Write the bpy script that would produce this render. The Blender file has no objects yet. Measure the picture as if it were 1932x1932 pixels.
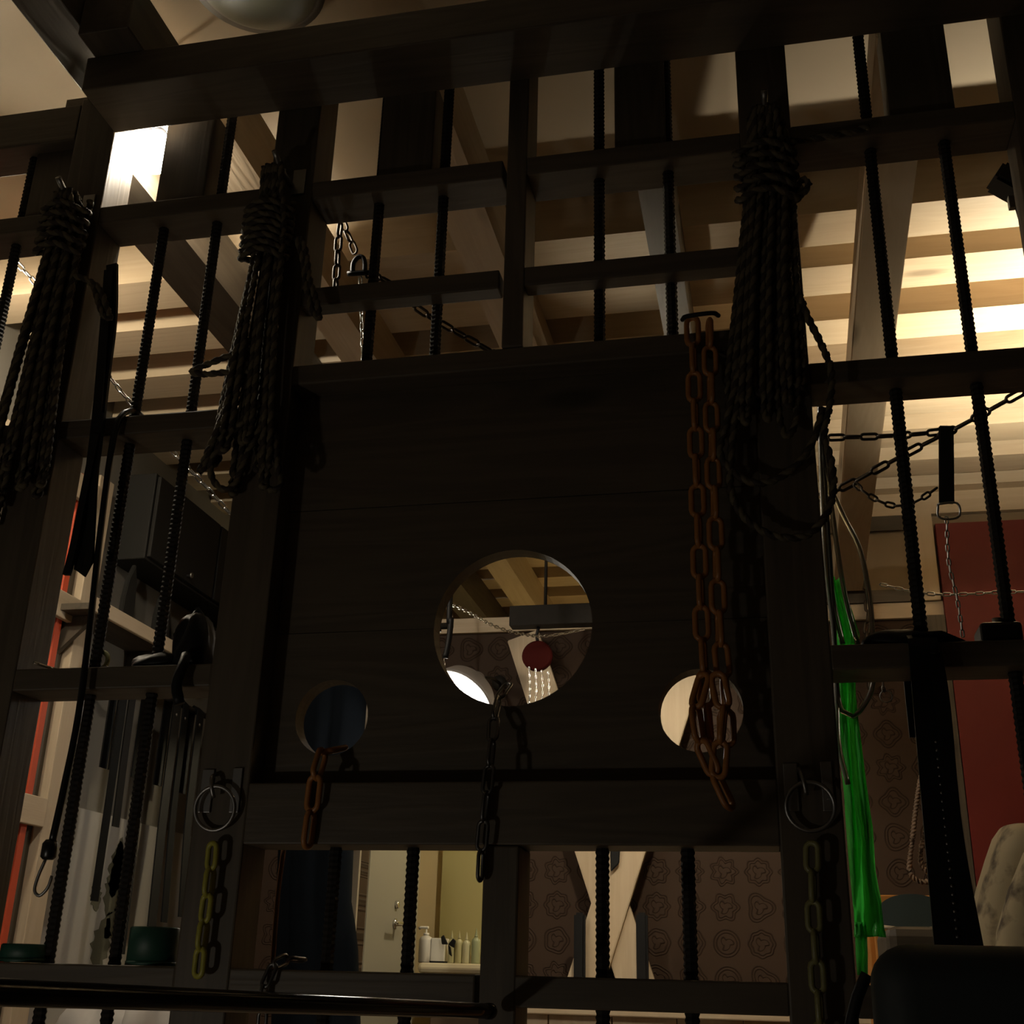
import bpy, bmesh, math, random
from mathutils import Vector, Matrix, geometry
random.seed(7)
sc = bpy.context.scene
COL = sc.collection
# ------------------------------------------------------------------ camera
F_PX = 2226.454
YAW, PITCH, ROLL = math.radians(12.55617), math.radians(21.59138), math.radians(1.5395)
CAM = Vector((0.0, -1.75, 0.9))
fwd = Vector((-math.sin(YAW) * math.cos(PITCH), math.cos(YAW) * math.cos(PITCH), math.sin(PITCH)))
r0 = Vector((math.cos(YAW), math.sin(YAW), 0.0))
u0 = r0.cross(fwd)
CR = math.cos(ROLL) * r0 + math.sin(ROLL) * u0
CU = -math.sin(ROLL) * r0 + math.cos(ROLL) * u0
cd = bpy.data.cameras.new('camera')
cd.sensor_width = 36.0
cd.lens = F_PX / 1932.0 * 36.0
cd.clip_start = 0.02
cam = bpy.data.objects.new('camera', cd)
COL.objects.link(cam)
m = Matrix((CR, CU, -fwd)).transposed().to_4x4()
m.translation = CAM
cam.matrix_world = m
sc.camera = cam
# ------------------------------------------------------------------ world, exposure
w = bpy.data.worlds.new('world')
sc.world = w
w.use_nodes = True
w.node_tree.nodes['Background'].inputs[0].default_value = (0.012, 0.010, 0.008, 1)
w.node_tree.nodes['Background'].inputs[1].default_value = 0.0
sc.view_settings.view_transform = 'Standard'
sc.view_settings.look = 'None'
sc.view_settings.gamma = 1.0
sc.view_settings.use_curve_mapping = False
sc.view_settings.exposure = 0.0
# lamp brightness (emission strengths of the bulbs, used by the lamp builders below)
BULB_STAIR = 360.0      # bare globe behind the cage, upper left
BULB_RIGHT = 3700.0      # pendant beyond the right edge of the view
BULB_LEFT = 310.0       # pendant close to the left wall
BULB_DOME = 50.0       # dome lamp by the cross
BULB_BATH = 270.0       # washroom ceiling lamp
BULB_CROSS = 700.0     # unseen spotlight added to light the cross
BULB_FILL = 135.0        # unseen floor bulb added to lift the cage front
WARM = (1.0, 0.87, 0.64)
sc.cycles.use_adaptive_sampling = True
sc.cycles.adaptive_threshold = 0.06
sc.cycles.max_bounces = 5
sc.cycles.diffuse_bounces = 4
sc.cycles.glossy_bounces = 2
sc.cycles.transmission_bounces = 4
sc.cycles.caustics_reflective = False
sc.cycles.caustics_refractive = False
NEUTRAL = (1.0, 0.86, 0.66)


def ray(x, y):
    return CR * ((x - 966) / F_PX) - CU * ((y - 966) / F_PX) + fwd


def PY(x, y, Y=0.0):
    d = ray(x, y)
    return CAM + d * ((Y - CAM.y) / d.y)


def PX(x, y, X):
    d = ray(x, y)
    return CAM + d * ((X - CAM.x) / d.x)


def PZ(x, y, Z):
    d = ray(x, y)
    return CAM + d * ((Z - CAM.z) / d.z)


# ------------------------------------------------------------------ materials
MATS = {}


def mat(name, col, rough=0.6, metal=0.0, noise=0.0, nscale=8.0, emit=0.0, trans=0.0, bump=0.0, alpha=1.0, coat=0.0, spec=0.5):
    if name in MATS:
        return MATS[name]
    M = bpy.data.materials.new(name)
    M.use_nodes = True
    nt = M.node_tree
    b = nt.nodes['Principled BSDF']
    b.inputs['Base Color'].default_value = (*col, 1)
    b.inputs['Roughness'].default_value = rough
    b.inputs['Metallic'].default_value = metal
    b.inputs['Specular IOR Level'].default_value = spec
    if coat:
        b.inputs['Coat Weight'].default_value = coat
    if trans:
        b.inputs['Transmission Weight'].default_value = trans
    if alpha < 1:
        b.inputs['Alpha'].default_value = alpha
    if emit:
        b.inputs['Emission Color'].default_value = (*col, 1)
        b.inputs['Emission Strength'].default_value = emit
    if noise or bump:
        tc = nt.nodes.new('ShaderNodeTexCoord')
        n = nt.nodes.new('ShaderNodeTexNoise')
        n.inputs['Scale'].default_value = nscale
        n.inputs['Detail'].default_value = 6
        nt.links.new(tc.outputs['Object'], n.inputs['Vector'])
        if noise:
            mx = nt.nodes.new('ShaderNodeMix')
            mx.data_type = 'RGBA'
            mx.inputs[6].default_value = (*[c * (1 - noise) for c in col], 1)
            mx.inputs[7].default_value = (*[min(1, c * (1 + noise)) for c in col], 1)
            nt.links.new(n.outputs['Fac'], mx.inputs[0])
            nt.links.new(mx.outputs[2], b.inputs['Base Color'])
        if bump:
            bp = nt.nodes.new('ShaderNodeBump')
            bp.inputs['Strength'].default_value = bump
            bp.inputs['Distance'].default_value = 0.004
            nt.links.new(n.outputs['Fac'], bp.inputs['Height'])
            nt.links.new(bp.outputs[0], b.inputs['Normal'])
    MATS[name] = M
    return M


def wood(name, light, dark, axis, rough=0.62, contrast=1.0, knots=True):
    """timber whose grain runs along one axis: growth rings in a stretched space, fine fibre noise and a few knots"""
    key = name + '_' + axis
    if key in MATS:
        return MATS[key]
    M = bpy.data.materials.new(key)
    M.use_nodes = True
    nt = M.node_tree
    N, L = nt.nodes, nt.links
    b = N['Principled BSDF']
    b.inputs['Roughness'].default_value = rough
    tc = N.new('ShaderNodeTexCoord')
    oi = N.new('ShaderNodeObjectInfo')
    off = N.new('ShaderNodeVectorMath')
    off.operation = 'MULTIPLY_ADD'
    rnd = N.new('ShaderNodeCombineXYZ')
    for i, k in enumerate((7.1, 13.3, 5.7)):
        mm = N.new('ShaderNodeMath')
        mm.operation = 'MULTIPLY'
        mm.inputs[1].default_value = k
        L.new(oi.outputs['Random'], mm.inputs[0])
        L.new(mm.outputs[0], rnd.inputs[i])
    off.inputs[1].default_value = (1, 1, 1)
    L.new(tc.outputs['Object'], off.inputs[0])
    L.new(rnd.outputs[0], off.inputs[2])
    mp = N.new('ShaderNodeMapping')
    s = {'X': (0.55, 7, 7), 'Y': (7, 0.55, 7), 'Z': (7, 7, 0.55)}[axis]
    mp.inputs['Scale'].default_value = s
    L.new(off.outputs[0], mp.inputs[0])
    n1 = N.new('ShaderNodeTexNoise')
    n1.inputs['Scale'].default_value = 1.6
    n1.inputs['Detail'].default_value = 3
    n1.inputs['Distortion'].default_value = 0.6
    L.new(mp.outputs[0], n1.inputs['Vector'])
    rings = N.new('ShaderNodeMath')
    rings.operation = 'MULTIPLY'
    rings.inputs[1].default_value = 46
    L.new(n1.outputs['Fac'], rings.inputs[0])
    sn = N.new('ShaderNodeMath')
    sn.operation = 'SINE'
    L.new(rings.outputs[0], sn.inputs[0])
    mr = N.new('ShaderNodeMapRange')
    mr.inputs[1].default_value = -1
    mr.inputs[2].default_value = 1
    mr.inputs[3].default_value = 0.5 - 0.33 * contrast
    mr.inputs[4].default_value = 0.5 + 0.33 * contrast
    L.new(sn.outputs[0], mr.inputs[0])
    n2 = N.new('ShaderNodeTexNoise')
    n2.inputs['Scale'].default_value = 26
    n2.inputs['Detail'].default_value = 4
    L.new(mp.outputs[0], n2.inputs['Vector'])
    ad = N.new('ShaderNodeMix')
    ad.data_type = 'FLOAT'
    ad.inputs[0].default_value = 0.45
    L.new(mr.outputs[0], ad.inputs[2])
    L.new(n2.outputs['Fac'], ad.inputs[3])
    mx = N.new('ShaderNodeMix')
    mx.data_type = 'RGBA'
    mx.inputs[6].default_value = (*dark, 1)
    mx.inputs[7].default_value = (*light, 1)
    L.new(ad.outputs[0], mx.inputs[0])
    outc = mx.outputs[2]
    if knots:
        mk = N.new('ShaderNodeMapping')
        sk = {'X': (1.6, 5, 5), 'Y': (5, 1.6, 5), 'Z': (5, 5, 1.6)}[axis]
        mk.inputs['Scale'].default_value = sk
        L.new(off.outputs[0], mk.inputs[0])
        v = N.new('ShaderNodeTexVoronoi')
        v.inputs['Scale'].default_value = 1.0
        L.new(mk.outputs[0], v.inputs['Vector'])
        kr = N.new('ShaderNodeMapRange')
        kr.inputs[1].default_value = 0.05
        kr.inputs[2].default_value = 0.12
        kr.inputs[3].default_value = 0.75
        kr.inputs[4].default_value = 0.0
        L.new(v.outputs['Distance'], kr.inputs[0])
        mx2 = N.new('ShaderNodeMix')
        mx2.data_type = 'RGBA'
        mx2.inputs[7].default_value = (*[c * 0.45 for c in dark], 1)
        L.new(kr.outputs[0], mx2.inputs[0])
        L.new(outc, mx2.inputs[6])
        outc = mx2.outputs[2]
    L.new(outc, b.inputs['Base Color'])
    bp = N.new('ShaderNodeBump')
    bp.inputs['Strength'].default_value = 0.25
    bp.inputs['Distance'].default_value = 0.002
    L.new(ad.outputs[0], bp.inputs['Height'])
    L.new(bp.outputs[0], b.inputs['Normal'])
    MATS[key] = M
    return M


def dark_wood(axis):
    return wood('stained_wood', (0.104, 0.082, 0.056), (0.054, 0.042, 0.028), axis, 0.55)


def pale_wood(axis):
    return wood('pine_wood', (0.64, 0.53, 0.38), (0.52, 0.40, 0.26), axis, 0.6, 0.8)


def wallpaper():
    """embossed brown paper: rows of round motifs, each cell with its own lobed rings"""
    if 'wallpaper' in MATS:
        return MATS['wallpaper']
    M = bpy.data.materials.new('embossed_wallpaper')
    M.use_nodes = True
    nt = M.node_tree
    N, L = nt.nodes, nt.links
    b = N['Principled BSDF']
    b.inputs['Roughness'].default_value = 0.62
    b.inputs['Specular IOR Level'].default_value = 0.15

    def math_(op, a, c=None, d=None):
        n = N.new('ShaderNodeMath')
        n.operation = op
        for i, v in enumerate((a, c, d)):
            if v is None:
                continue
            if isinstance(v, (int, float)):
                n.inputs[i].default_value = v
            else:
                L.new(v, n.inputs[i])
        return n.outputs[0]
    g = N.new('ShaderNodeNewGeometry')
    sp = N.new('ShaderNodeSeparateXYZ')
    L.new(g.outputs['Position'], sp.inputs[0])
    S = 0.122
    u = math_('DIVIDE', sp.outputs[0], S)
    v = math_('DIVIDE', sp.outputs[2], S)
    cu, cv = math_('FLOOR', u), math_('FLOOR', v)
    fu = math_('SUBTRACT', math_('SUBTRACT', u, cu), 0.5)
    fv = math_('SUBTRACT', math_('SUBTRACT', v, cv), 0.5)
    cb = N.new('ShaderNodeCombineXYZ')
    L.new(cu, cb.inputs[0])
    L.new(cv, cb.inputs[1])
    wn = N.new('ShaderNodeTexWhiteNoise')
    wn.noise_dimensions = '2D'
    L.new(cb.outputs[0], wn.inputs['Vector'])
    rv = wn.outputs['Value']
    r = math_('SQRT', math_('ADD', math_('MULTIPLY', fu, fu), math_('MULTIPLY', fv, fv)))
    th = math_('ARCTAN2', fv, fu)
    lob = math_('ADD', math_('FLOOR', math_('MULTIPLY', rv, 6)), 3)
    wave = math_('COSINE', math_('MULTIPLY', th, lob))
    amp = math_('MULTIPLY', math_('FRACT', math_('MULTIPLY', rv, 17)), 0.07)
    d = math_('SUBTRACT', r, math_('MULTIPLY', wave, amp))
    d1 = math_('ABSOLUTE', math_('SUBTRACT', d, 0.37))
    d2 = math_('ABSOLUTE', math_('SUBTRACT', d, 0.29))
    d3 = math_('ABSOLUTE', math_('SUBTRACT', math_('ADD', r, math_('MULTIPLY', math_('COSINE', math_('ADD', math_('MULTIPLY', th, 3), math_('MULTIPLY', r, 14))), 0.05)), 0.15))
    dm = math_('MINIMUM', math_('MINIMUM', d1, d2), d3)
    mr = N.new('ShaderNodeMapRange')
    mr.interpolation_type = 'SMOOTHSTEP'
    mr.inputs[1].default_value = 0.006
    mr.inputs[2].default_value = 0.03
    mr.inputs[3].default_value = 1
    mr.inputs[4].default_value = 0
    L.new(dm, mr.inputs[0])
    mx = N.new('ShaderNodeMix')
    mx.data_type = 'RGBA'
    mx.inputs[6].default_value = (0.052, 0.031, 0.020, 1)
    mx.inputs[7].default_value = (0.030, 0.017, 0.011, 1)
    L.new(mr.outputs[0], mx.inputs[0])
    L.new(mx.outputs[2], b.inputs['Base Color'])
    bp = N.new('ShaderNodeBump')
    bp.inputs['Strength'].default_value = 0.6
    bp.inputs['Distance'].default_value = 0.004
    L.new(mr.outputs[0], bp.inputs['Height'])
    L.new(bp.outputs[0], b.inputs['Normal'])
    MATS['wallpaper'] = M
    return M


STEEL = mat('dull_steel', (0.30, 0.29, 0.28), 0.42, 1.0, 0.15, 30)
CHROME = mat('bright_steel', (0.75, 0.74, 0.72), 0.18, 1.0)
IRON = mat('dark_iron', (0.020, 0.017, 0.014), 0.7, 0.0, 0.3, 40, bump=0.2, spec=0.2)
BLACKCHAIN = mat('blackened_chain', (0.06, 0.045, 0.03), 0.5, 0.5)
BLACK = mat('black_leather', (0.007, 0.007, 0.0075), 0.5, 0, 0.2, 30, bump=0.2, spec=0.25)
RUBBER = mat('black_rubber', (0.008, 0.008, 0.009), 0.3)
PIPE = mat('black_lacquered_pipe', (0.003, 0.003, 0.003), 0.2, spec=0.3)
ORANGE = mat('orange_plastic', (0.33, 0.135, 0.035), 0.42, noise=0.15, nscale=30)
YELLOW = mat('yellow_plastic', (0.33, 0.31, 0.045), 0.42, noise=0.15, nscale=30)
OLIVE = mat('olive_plastic', (0.20, 0.19, 0.075), 0.42, noise=0.15, nscale=30)
PLASTER = mat('ceiling_plaster', (0.50, 0.42, 0.31), 0.85, noise=0.06, nscale=5, bump=0.1)
TANWALL = mat('tan_wall_paint', (0.30, 0.23, 0.15), 0.85, noise=0.05, nscale=4)
DARKWALL = mat('dark_wall_paint', (0.10, 0.085, 0.065), 0.8, noise=0.1, nscale=4)
GREYWALL = mat('grey_wall_paint', (0.17, 0.155, 0.13), 0.85, noise=0.05, nscale=4)
FLOORM = wood('floor_boards', (0.32, 0.24, 0.16), (0.22, 0.155, 0.10), 'Y', 0.5)
RED = mat('red_panel_paint', (0.15, 0.009, 0.005), 0.6, noise=0.1, nscale=6)
ORED = mat('orange_red_paint', (0.62, 0.085, 0.03), 0.55)
WHITE = mat('white_paint', (0.27, 0.26, 0.22), 0.55)
WHITEP = mat('white_plastic', (0.72, 0.70, 0.66), 0.4)
BATHWALL = mat('cream_washroom_wall', (0.60, 0.50, 0.31), 0.7, noise=0.05, nscale=6)
GREEN = mat('green_film', (0.14, 0.62, 0.17), 0.16)
_nt = GREEN.node_tree
_tr = _nt.nodes.new('ShaderNodeBsdfTranslucent')
_tr.inputs['Color'].default_value = (0.25, 0.88, 0.30, 1)
_mx = _nt.nodes.new('ShaderNodeMixShader')
_mx.inputs[0].default_value = 0.78
_nt.links.new(_nt.nodes['Principled BSDF'].outputs[0], _mx.inputs[1])
_nt.links.new(_tr.outputs[0], _mx.inputs[2])
_nt.links.new(_mx.outputs[0], _nt.nodes['Material Output'].inputs[0])
CLEAR = mat('clear_tubing', (0.42, 0.42, 0.36), 0.18, trans=0.6)
DGREEN = mat('dark_green_plastic', (0.012, 0.060, 0.040), 0.5)
NAVY = mat('navy_cloth', (0.004, 0.0055, 0.008), 0.9, noise=0.3, nscale=12, spec=0.05)
TEALDARK = mat('dark_teal_upholstery', (0.012, 0.018, 0.019), 0.7, noise=0.2, nscale=30, bump=0.2)
TEAL = mat('slate_teal_cloth', (0.060, 0.085, 0.080), 0.8)
ORANGEB = mat('orange_board', (0.65, 0.27, 0.05), 0.6)
ROPE_T = mat('rope_tan_strand', (0.095, 0.076, 0.042), 0.75, noise=0.35, nscale=120)
ROPE_D = mat('rope_dark_strand', (0.030, 0.020, 0.011), 0.75, noise=0.3, nscale=120)
MAROON = mat('maroon_vinyl', (0.045, 0.005, 0.004), 0.8, spec=0.1)
TANCORD = mat('tan_cord', (0.30, 0.20, 0.13), 0.6)


# ------------------------------------------------------------------ mesh helpers
def link(o, parent=None):
    COL.objects.link(o)
    if parent is not None:
        o.parent = parent
        o.location = o.location - WL[parent.name]
    return o


WL = {}     # world location of every parent


def mesh_obj(name, verts, faces, material, parent=None, smooth=False, origin=None, matidx=None):
    vs = [Vector(v) for v in verts]
    if origin is None:
        lo = Vector([min(v[i] for v in vs) for i in range(3)])
        hi = Vector([max(v[i] for v in vs) for i in range(3)])
        origin = (lo + hi) / 2
    origin = Vector(origin)
    me = bpy.data.meshes.new(name)
    me.from_pydata([v - origin for v in vs], [], faces)
    for mm in (material if isinstance(material, (list, tuple)) else [material]):
        me.materials.append(mm)
    if matidx:
        me.polygons.foreach_set('material_index', matidx)
    if smooth:
        me.polygons.foreach_set('use_smooth', [True] * len(me.polygons))
    me.update()
    o = bpy.data.objects.new(name, me)
    o.location = origin
    link(o, parent)
    WL[o.name] = origin
    return o


def thing(name, label, cat, loc, group=None, kind=None):
    o = bpy.data.objects.new(name, None)
    o.empty_display_size = 0.05
    o.location = loc
    COL.objects.link(o)
    WL[o.name] = Vector(loc)
    return tag(o, label, cat, group, kind)


def tag(o, label=None, cat=None, group=None, kind=None):
    if label:
        o['label'] = label
    if cat:
        o['category'] = cat
    if group:
        o['group'] = group
    if kind:
        o['kind'] = kind
    return o


def struct(o, label=None, cat=None):
    o['kind'] = 'structure'
    return tag(o, label, cat)


BF = [(0, 3, 2, 1), (4, 5, 6, 7), (0, 1, 5, 4), (1, 2, 6, 5), (2, 3, 7, 6), (3, 0, 4, 7)]


def box(name, x0, x1, y0, y1, z0, z1, material, parent=None, bev=0.0):
    vs = [(x0, y0, z0), (x1, y0, z0), (x1, y1, z0), (x0, y1, z0), (x0, y0, z1), (x1, y0, z1), (x1, y1, z1), (x0, y1, z1)]
    o = mesh_obj(name, vs, BF, material, parent)
    if bev:
        bm = bmesh.new()
        bm.from_mesh(o.data)
        bmesh.ops.bevel(bm, geom=bm.edges[:], offset=bev, segments=(6 if bev > .02 else 2), affect='EDGES', profile=0.5)
        bm.to_mesh(o.data)
        bm.free()
    return o


def frame_of(t):
    t = t.normalized()
    a = Vector((0, 0, 1)) if abs(t.z) < 0.9 else Vector((0, 1, 0))
    s = t.cross(a).normalized()
    return s, t.cross(s).normalized()


def beam(name, p0, p1, wx, wy, material, parent=None, side=None, bev=0.0):
    """rectangular bar from p0 to p1; wx along `side`, wy across it"""
    p0, p1 = Vector(p0), Vector(p1)
    t = (p1 - p0).normalized()
    if side is None:
        s, u = frame_of(t)
    else:
        s = Vector(side)
        s = (s - t * s.dot(t)).normalized()
        u = t.cross(s)
    vs = []
    for p in (p0, p1):
        for a, b in ((-1, -1), (1, -1), (1, 1), (-1, 1)):
            vs.append(p + s * a * wx / 2 + u * b * wy / 2)
    o = mesh_obj(name, vs, BF, material, parent)
    bm = bmesh.new()
    bm.from_mesh(o.data)
    bmesh.ops.recalc_face_normals(bm, faces=bm.faces)
    if bev:
        bmesh.ops.bevel(bm, geom=bm.edges[:], offset=bev, segments=2, affect='EDGES')
    bm.to_mesh(o.data)
    bm.free()
    return o


def spline(pts, step):
    """Catmull-Rom through pts, resampled at roughly `step`"""
    P = [Vector(p) for p in pts]
    if len(P) == 2:
        n = max(2, int((P[1] - P[0]).length / step))
        return [P[0].lerp(P[1], i / n) for i in range(n + 1)]
    P = [P[0] * 2 - P[1]] + P + [P[-1] * 2 - P[-2]]
    out = []
    for i in range(1, len(P) - 2):
        a, b, c, d = P[i - 1:i + 3]
        n = max(1, int((c - b).length / step))
        for k in range(n):
            t = k / n
            out.append(0.5 * ((2 * b) + (c - a) * t + (2 * a - 5 * b + 4 * c - d) * t * t + (3 * b - a - 3 * c + d) * t ** 3))
    out.append(P[-2])
    return out


def sweep(path, section, closed=False):
    """section(i, s) -> list of (a, b) offsets; returns verts, faces"""
    n = len(path)
    vs, fs = [], []
    s = None
    L = 0.0
    k = 0
    for i, p in enumerate(path):
        t = (path[min(i + 1, n - 1)] - path[max(i - 1, 0)])
        if closed:
            t = path[(i + 1) % n] - path[i - 1]
        t = t.normalized() if t.length > 1e-9 else Vector((0, 0, 1))
        if s is None:
            s, _ = frame_of(t)
        else:
            s = (s - t * s.dot(t))
            s = s.normalized() if s.length > 1e-6 else frame_of(t)[0]
        u = t.cross(s)
        if i:
            L += (p - path[i - 1]).length
        sec = section(i, L)
        k = len(sec)
        for a, b in sec:
            vs.append(p + s * a + u * b)
    rng = n if closed else n - 1
    for i in range(rng):
        for j in range(k):
            a, b = i * k + j, i * k + (j + 1) % k
            c, d = ((i + 1) % n) * k + (j + 1) % k, ((i + 1) % n) * k + j
            fs.append((a, b, c, d))
    if not closed:
        fs.append(tuple(range(k - 1, -1, -1)))
        fs.append(tuple((n - 1) * k + j for j in range(k)))
    return vs, fs


def circ(r, k=10):
    return [(r * math.cos(2 * math.pi * j / k), r * math.sin(2 * math.pi * j / k)) for j in range(k)]


def tube(name, pts, r, material, parent=None, step=0.01, k=10, smooth=True, closed=False, taper=None):
    path = spline(pts, step)
    n = len(path)

    def sec(i, L):
        f = 1.0 if taper is None else taper(i / max(1, n - 1))
        return circ(r * f, k)
    vs, fs = sweep(path, sec, closed)
    return mesh_obj(name, vs, fs, material, parent, smooth)


def rope(name, pts, r, parent=None, pitch=0.034, mats=None, label=None):
    """two-strand laid rope: a figure-of-eight section that turns along the path"""
    path = spline(pts, 0.0055)
    k = 10

    def sec(i, L):
        ph = 2 * math.pi * L / pitch
        out = []
        for j in range(k):
            a = 2 * math.pi * j / k
            rr = r * (0.60 + 0.42 * abs(math.cos(a)) ** 0.8)
            out.append((rr * math.cos(a + ph), rr * math.sin(a + ph)))
        return out
    vs, fs = sweep(path, sec)
    idx = [1 if ((f % k) in (2, 3, 4, 5, 6)) else 0 for f in range(len(fs))]
    o = mesh_obj(name, vs, fs, mats or [ROPE_T, ROPE_D], parent, True, matidx=idx)
    if label:
        o['label'] = label
    return o


def ribbed_bar(name, p0, p1, r, material, parent=None):
    p0, p1 = Vector(p0), Vector(p1)
    n = max(4, int((p1 - p0).length / 0.0045))
    path = [p0.lerp(p1, i / n) for i in range(n + 1)]

    def sec(i, L):
        ph = 0.5 + 0.5 * math.sin(i * math.pi)
        rr = r * (1.10 if i % 2 else 0.93)
        return [(rr * math.cos(2 * math.pi * j / 8), rr * math.sin(2 * math.pi * j / 8)) for j in range(8)]
    vs, fs = sweep(path, sec)
    return mesh_obj(name, vs, fs, material, parent, False)


def lathe(name, prof, center, material, parent=None, k=24, smooth=True, axis=(0, 0, 1)):
    ax = Vector(axis).normalized()
    s, u = frame_of(ax)
    c = Vector(center)
    vs, fs = [], []
    for (r, h) in prof:
        for j in range(k):
            a = 2 * math.pi * j / k
            vs.append(c + ax * h + (s * math.cos(a) + u * math.sin(a)) * max(r, 1e-5))
    for i in range(len(prof) - 1):
        for j in range(k):
            fs.append((i * k + j, i * k + (j + 1) % k, (i + 1) * k + (j + 1) % k, (i + 1) * k + j))
    if abs(prof[0][1] - prof[-1][1]) < 1e-6 and prof[0][0] > .002 and len(prof) > 3:      # open shell: close the rim only
        m_ = (len(prof) - 1) * k
        fs += [(m_ + j, m_ + (j + 1) % k, (j + 1) % k, j) for j in range(k)]
    else:
        fs.append(tuple(range(k - 1, -1, -1)))
        fs.append(tuple((len(prof) - 1) * k + j for j in range(k)))
    o = mesh_obj(name, vs, fs, material, parent, smooth)
    bm = bmesh.new()
    bm.from_mesh(o.data)
    bmesh.ops.remove_doubles(bm, verts=bm.verts, dist=1e-5)
    bmesh.ops.recalc_face_normals(bm, faces=bm.faces)
    bm.to_mesh(o.data)
    bm.free()
    return o


def prism(name, outline, holes, y0, y1, material, parent=None):
    """flat board in the XZ plane with holes, from y0 to y1"""
    loops = [[Vector((x, 0, z)) for x, z in outline]] + [[Vector((x, 0, z)) for x, z in h] for h in holes]
    tris = geometry.tessellate_polygon([[Vector((p.x, p.z, 0)) for p in l] for l in loops])
    flat = [p for l in loops for p in l]
    n = len(flat)
    vs = [Vector((p.x, y0, p.z)) for p in flat] + [Vector((p.x, y1, p.z)) for p in flat]
    fs = [tuple(t) for t in tris] + [tuple(i + n for i in reversed(t)) for t in tris]
    o = 0
    for l in loops:
        k = len(l)
        for i in range(k):
            a, b = o + i, o + (i + 1) % k
            fs.append((a, b, b + n, a + n))
        o += k
    ob = mesh_obj(name, vs, fs, material, parent)
    bm = bmesh.new()
    bm.from_mesh(ob.data)
    bmesh.ops.recalc_face_normals(bm, faces=bm.faces)
    bm.to_mesh(ob.data)
    bm.free()
    return ob


def slab(name, pts, nrm, thick, material, parent=None, bev=0.0):
    """planar polygon (3-D points) with thickness along nrm"""
    nv = Vector(nrm).normalized() * thick
    P = [Vector(p) for p in pts]
    k = len(P)
    vs = P + [p + nv for p in P]
    fs = [tuple(range(k)), tuple(range(2 * k - 1, k - 1, -1))] + [(i, i + k, (i + 1) % k + k, (i + 1) % k) for i in range(k)]
    o = mesh_obj(name, vs, fs, material, parent)
    bm = bmesh.new()
    bm.from_mesh(o.data)
    bmesh.ops.recalc_face_normals(bm, faces=bm.faces)
    if bev:
        bmesh.ops.bevel(bm, geom=bm.edges[:], offset=bev, segments=3, affect='EDGES')
    bm.to_mesh(o.data)
    bm.free()
    return o


LINKS = {}


def link_mesh(key, length, width, wire, material, ns=6, k=7):
    if key in LINKS:
        return LINKS[key]
    R = width / 2 - wire
    h = length / 2 - wire - R
    path = []
    for i in range(ns + 1):
        a = math.pi * i / ns
        path.append(Vector((R * math.cos(a), 0, h + R * math.sin(a))))
    for i in range(ns + 1):
        a = math.pi + math.pi * i / ns
        path.append(Vector((R * math.cos(a), 0, -h + R * math.sin(a))))
    vs, fs = sweep(path, lambda i, L: circ(wire, k), True)
    me = bpy.data.meshes.new('chain_link')
    me.from_pydata(vs, [], fs)
    me.materials.append(material)
    me.polygons.foreach_set('use_smooth', [True] * len(me.polygons))
    me.update()
    LINKS[key] = me
    return me


def chain(name, label, pts, length, width, wire, material, phase=0.0, cat='chain', group=None, twist=0.0, parent=None, key=None):
    root = parent or thing(name, label, cat, pts[0], group)
    me = link_mesh((length, width, wire, material.name), length, width, wire, material)
    pitch = length - 2 * wire * 1.05
    path = spline(pts, pitch / 12)
    acc, i, last, pos = 0.0, 0, path[0], []
    marks = [path[0]]
    for p in path[1:]:
        acc += (p - last).length
        last = p
        if acc >= pitch:
            marks.append(p)
            acc -= pitch
    s0 = None
    for i in range(len(marks) - 1):
        a, b = marks[i], marks[i + 1]
        t = (b - a).normalized()
        ref = Vector((1, 0, 0)) if abs(t.x) < 0.8 else Vector((0, 0, 1))
        x = (ref - t * ref.dot(t)).normalized()
        y = t.cross(x)
        ang = phase + (math.pi / 2 if i % 2 else 0) + twist * i
        xx = x * math.cos(ang) + y * math.sin(ang)
        yy = t.cross(xx)
        o = bpy.data.objects.new('link', me)
        M = Matrix((xx, yy, t)).transposed().to_4x4()
        c = (a + b) / 2
        M.translation = c - WL[root.name]
        o.matrix_local = M
        COL.objects.link(o)
        o.parent = root
    return root


# ================================================================== ROOM SHELL
XL, XR, YF, YP, YB, ZC = -2.2, 2.1, -3.2, 2.75, 4.2, 2.86
struct(box('floor', XL - .2, XR + .2, YF - .2, YB + .2, -0.1, 0.0, FLOORM))
ceil = struct(box('ceiling', XL - .2, XR + .2, YF - .2, YB + .2, ZC, ZC + 0.1, PLASTER))
struct(box('wall_left', XL - .1, XL, YF, YB, 0, ZC, GREYWALL))
struct(box('wall_right', XR, XR + .1, YF, YB, 0, ZC, DARKWALL))
struct(box('wall_front', XL, XR, YF - .1, YF, 0, ZC, DARKWALL))
struct(box('wall_back', XL, XR, YB, YB + .1, 0, ZC, TANWALL))
# partition in front of the washroom, papered; an opening for the washroom door
DO0, DO1 = -1.56, -0.93
part = struct(box('wall_partition', DO1, XR, YP, YP + .09, 0, 2.2, wallpaper()))
struct(box('wall_partition_side', XL, DO0, YP, YP + .09, 0, 2.2, wallpaper()))
struct(box('wall_lintel', DO0, DO1, YP, YP + .09, 1.86, 2.2, wallpaper()))
struct(box('trim_1', XL, XR, YP - .02, YP + .12, 2.2, 2.26, pale_wood('X')))
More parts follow.
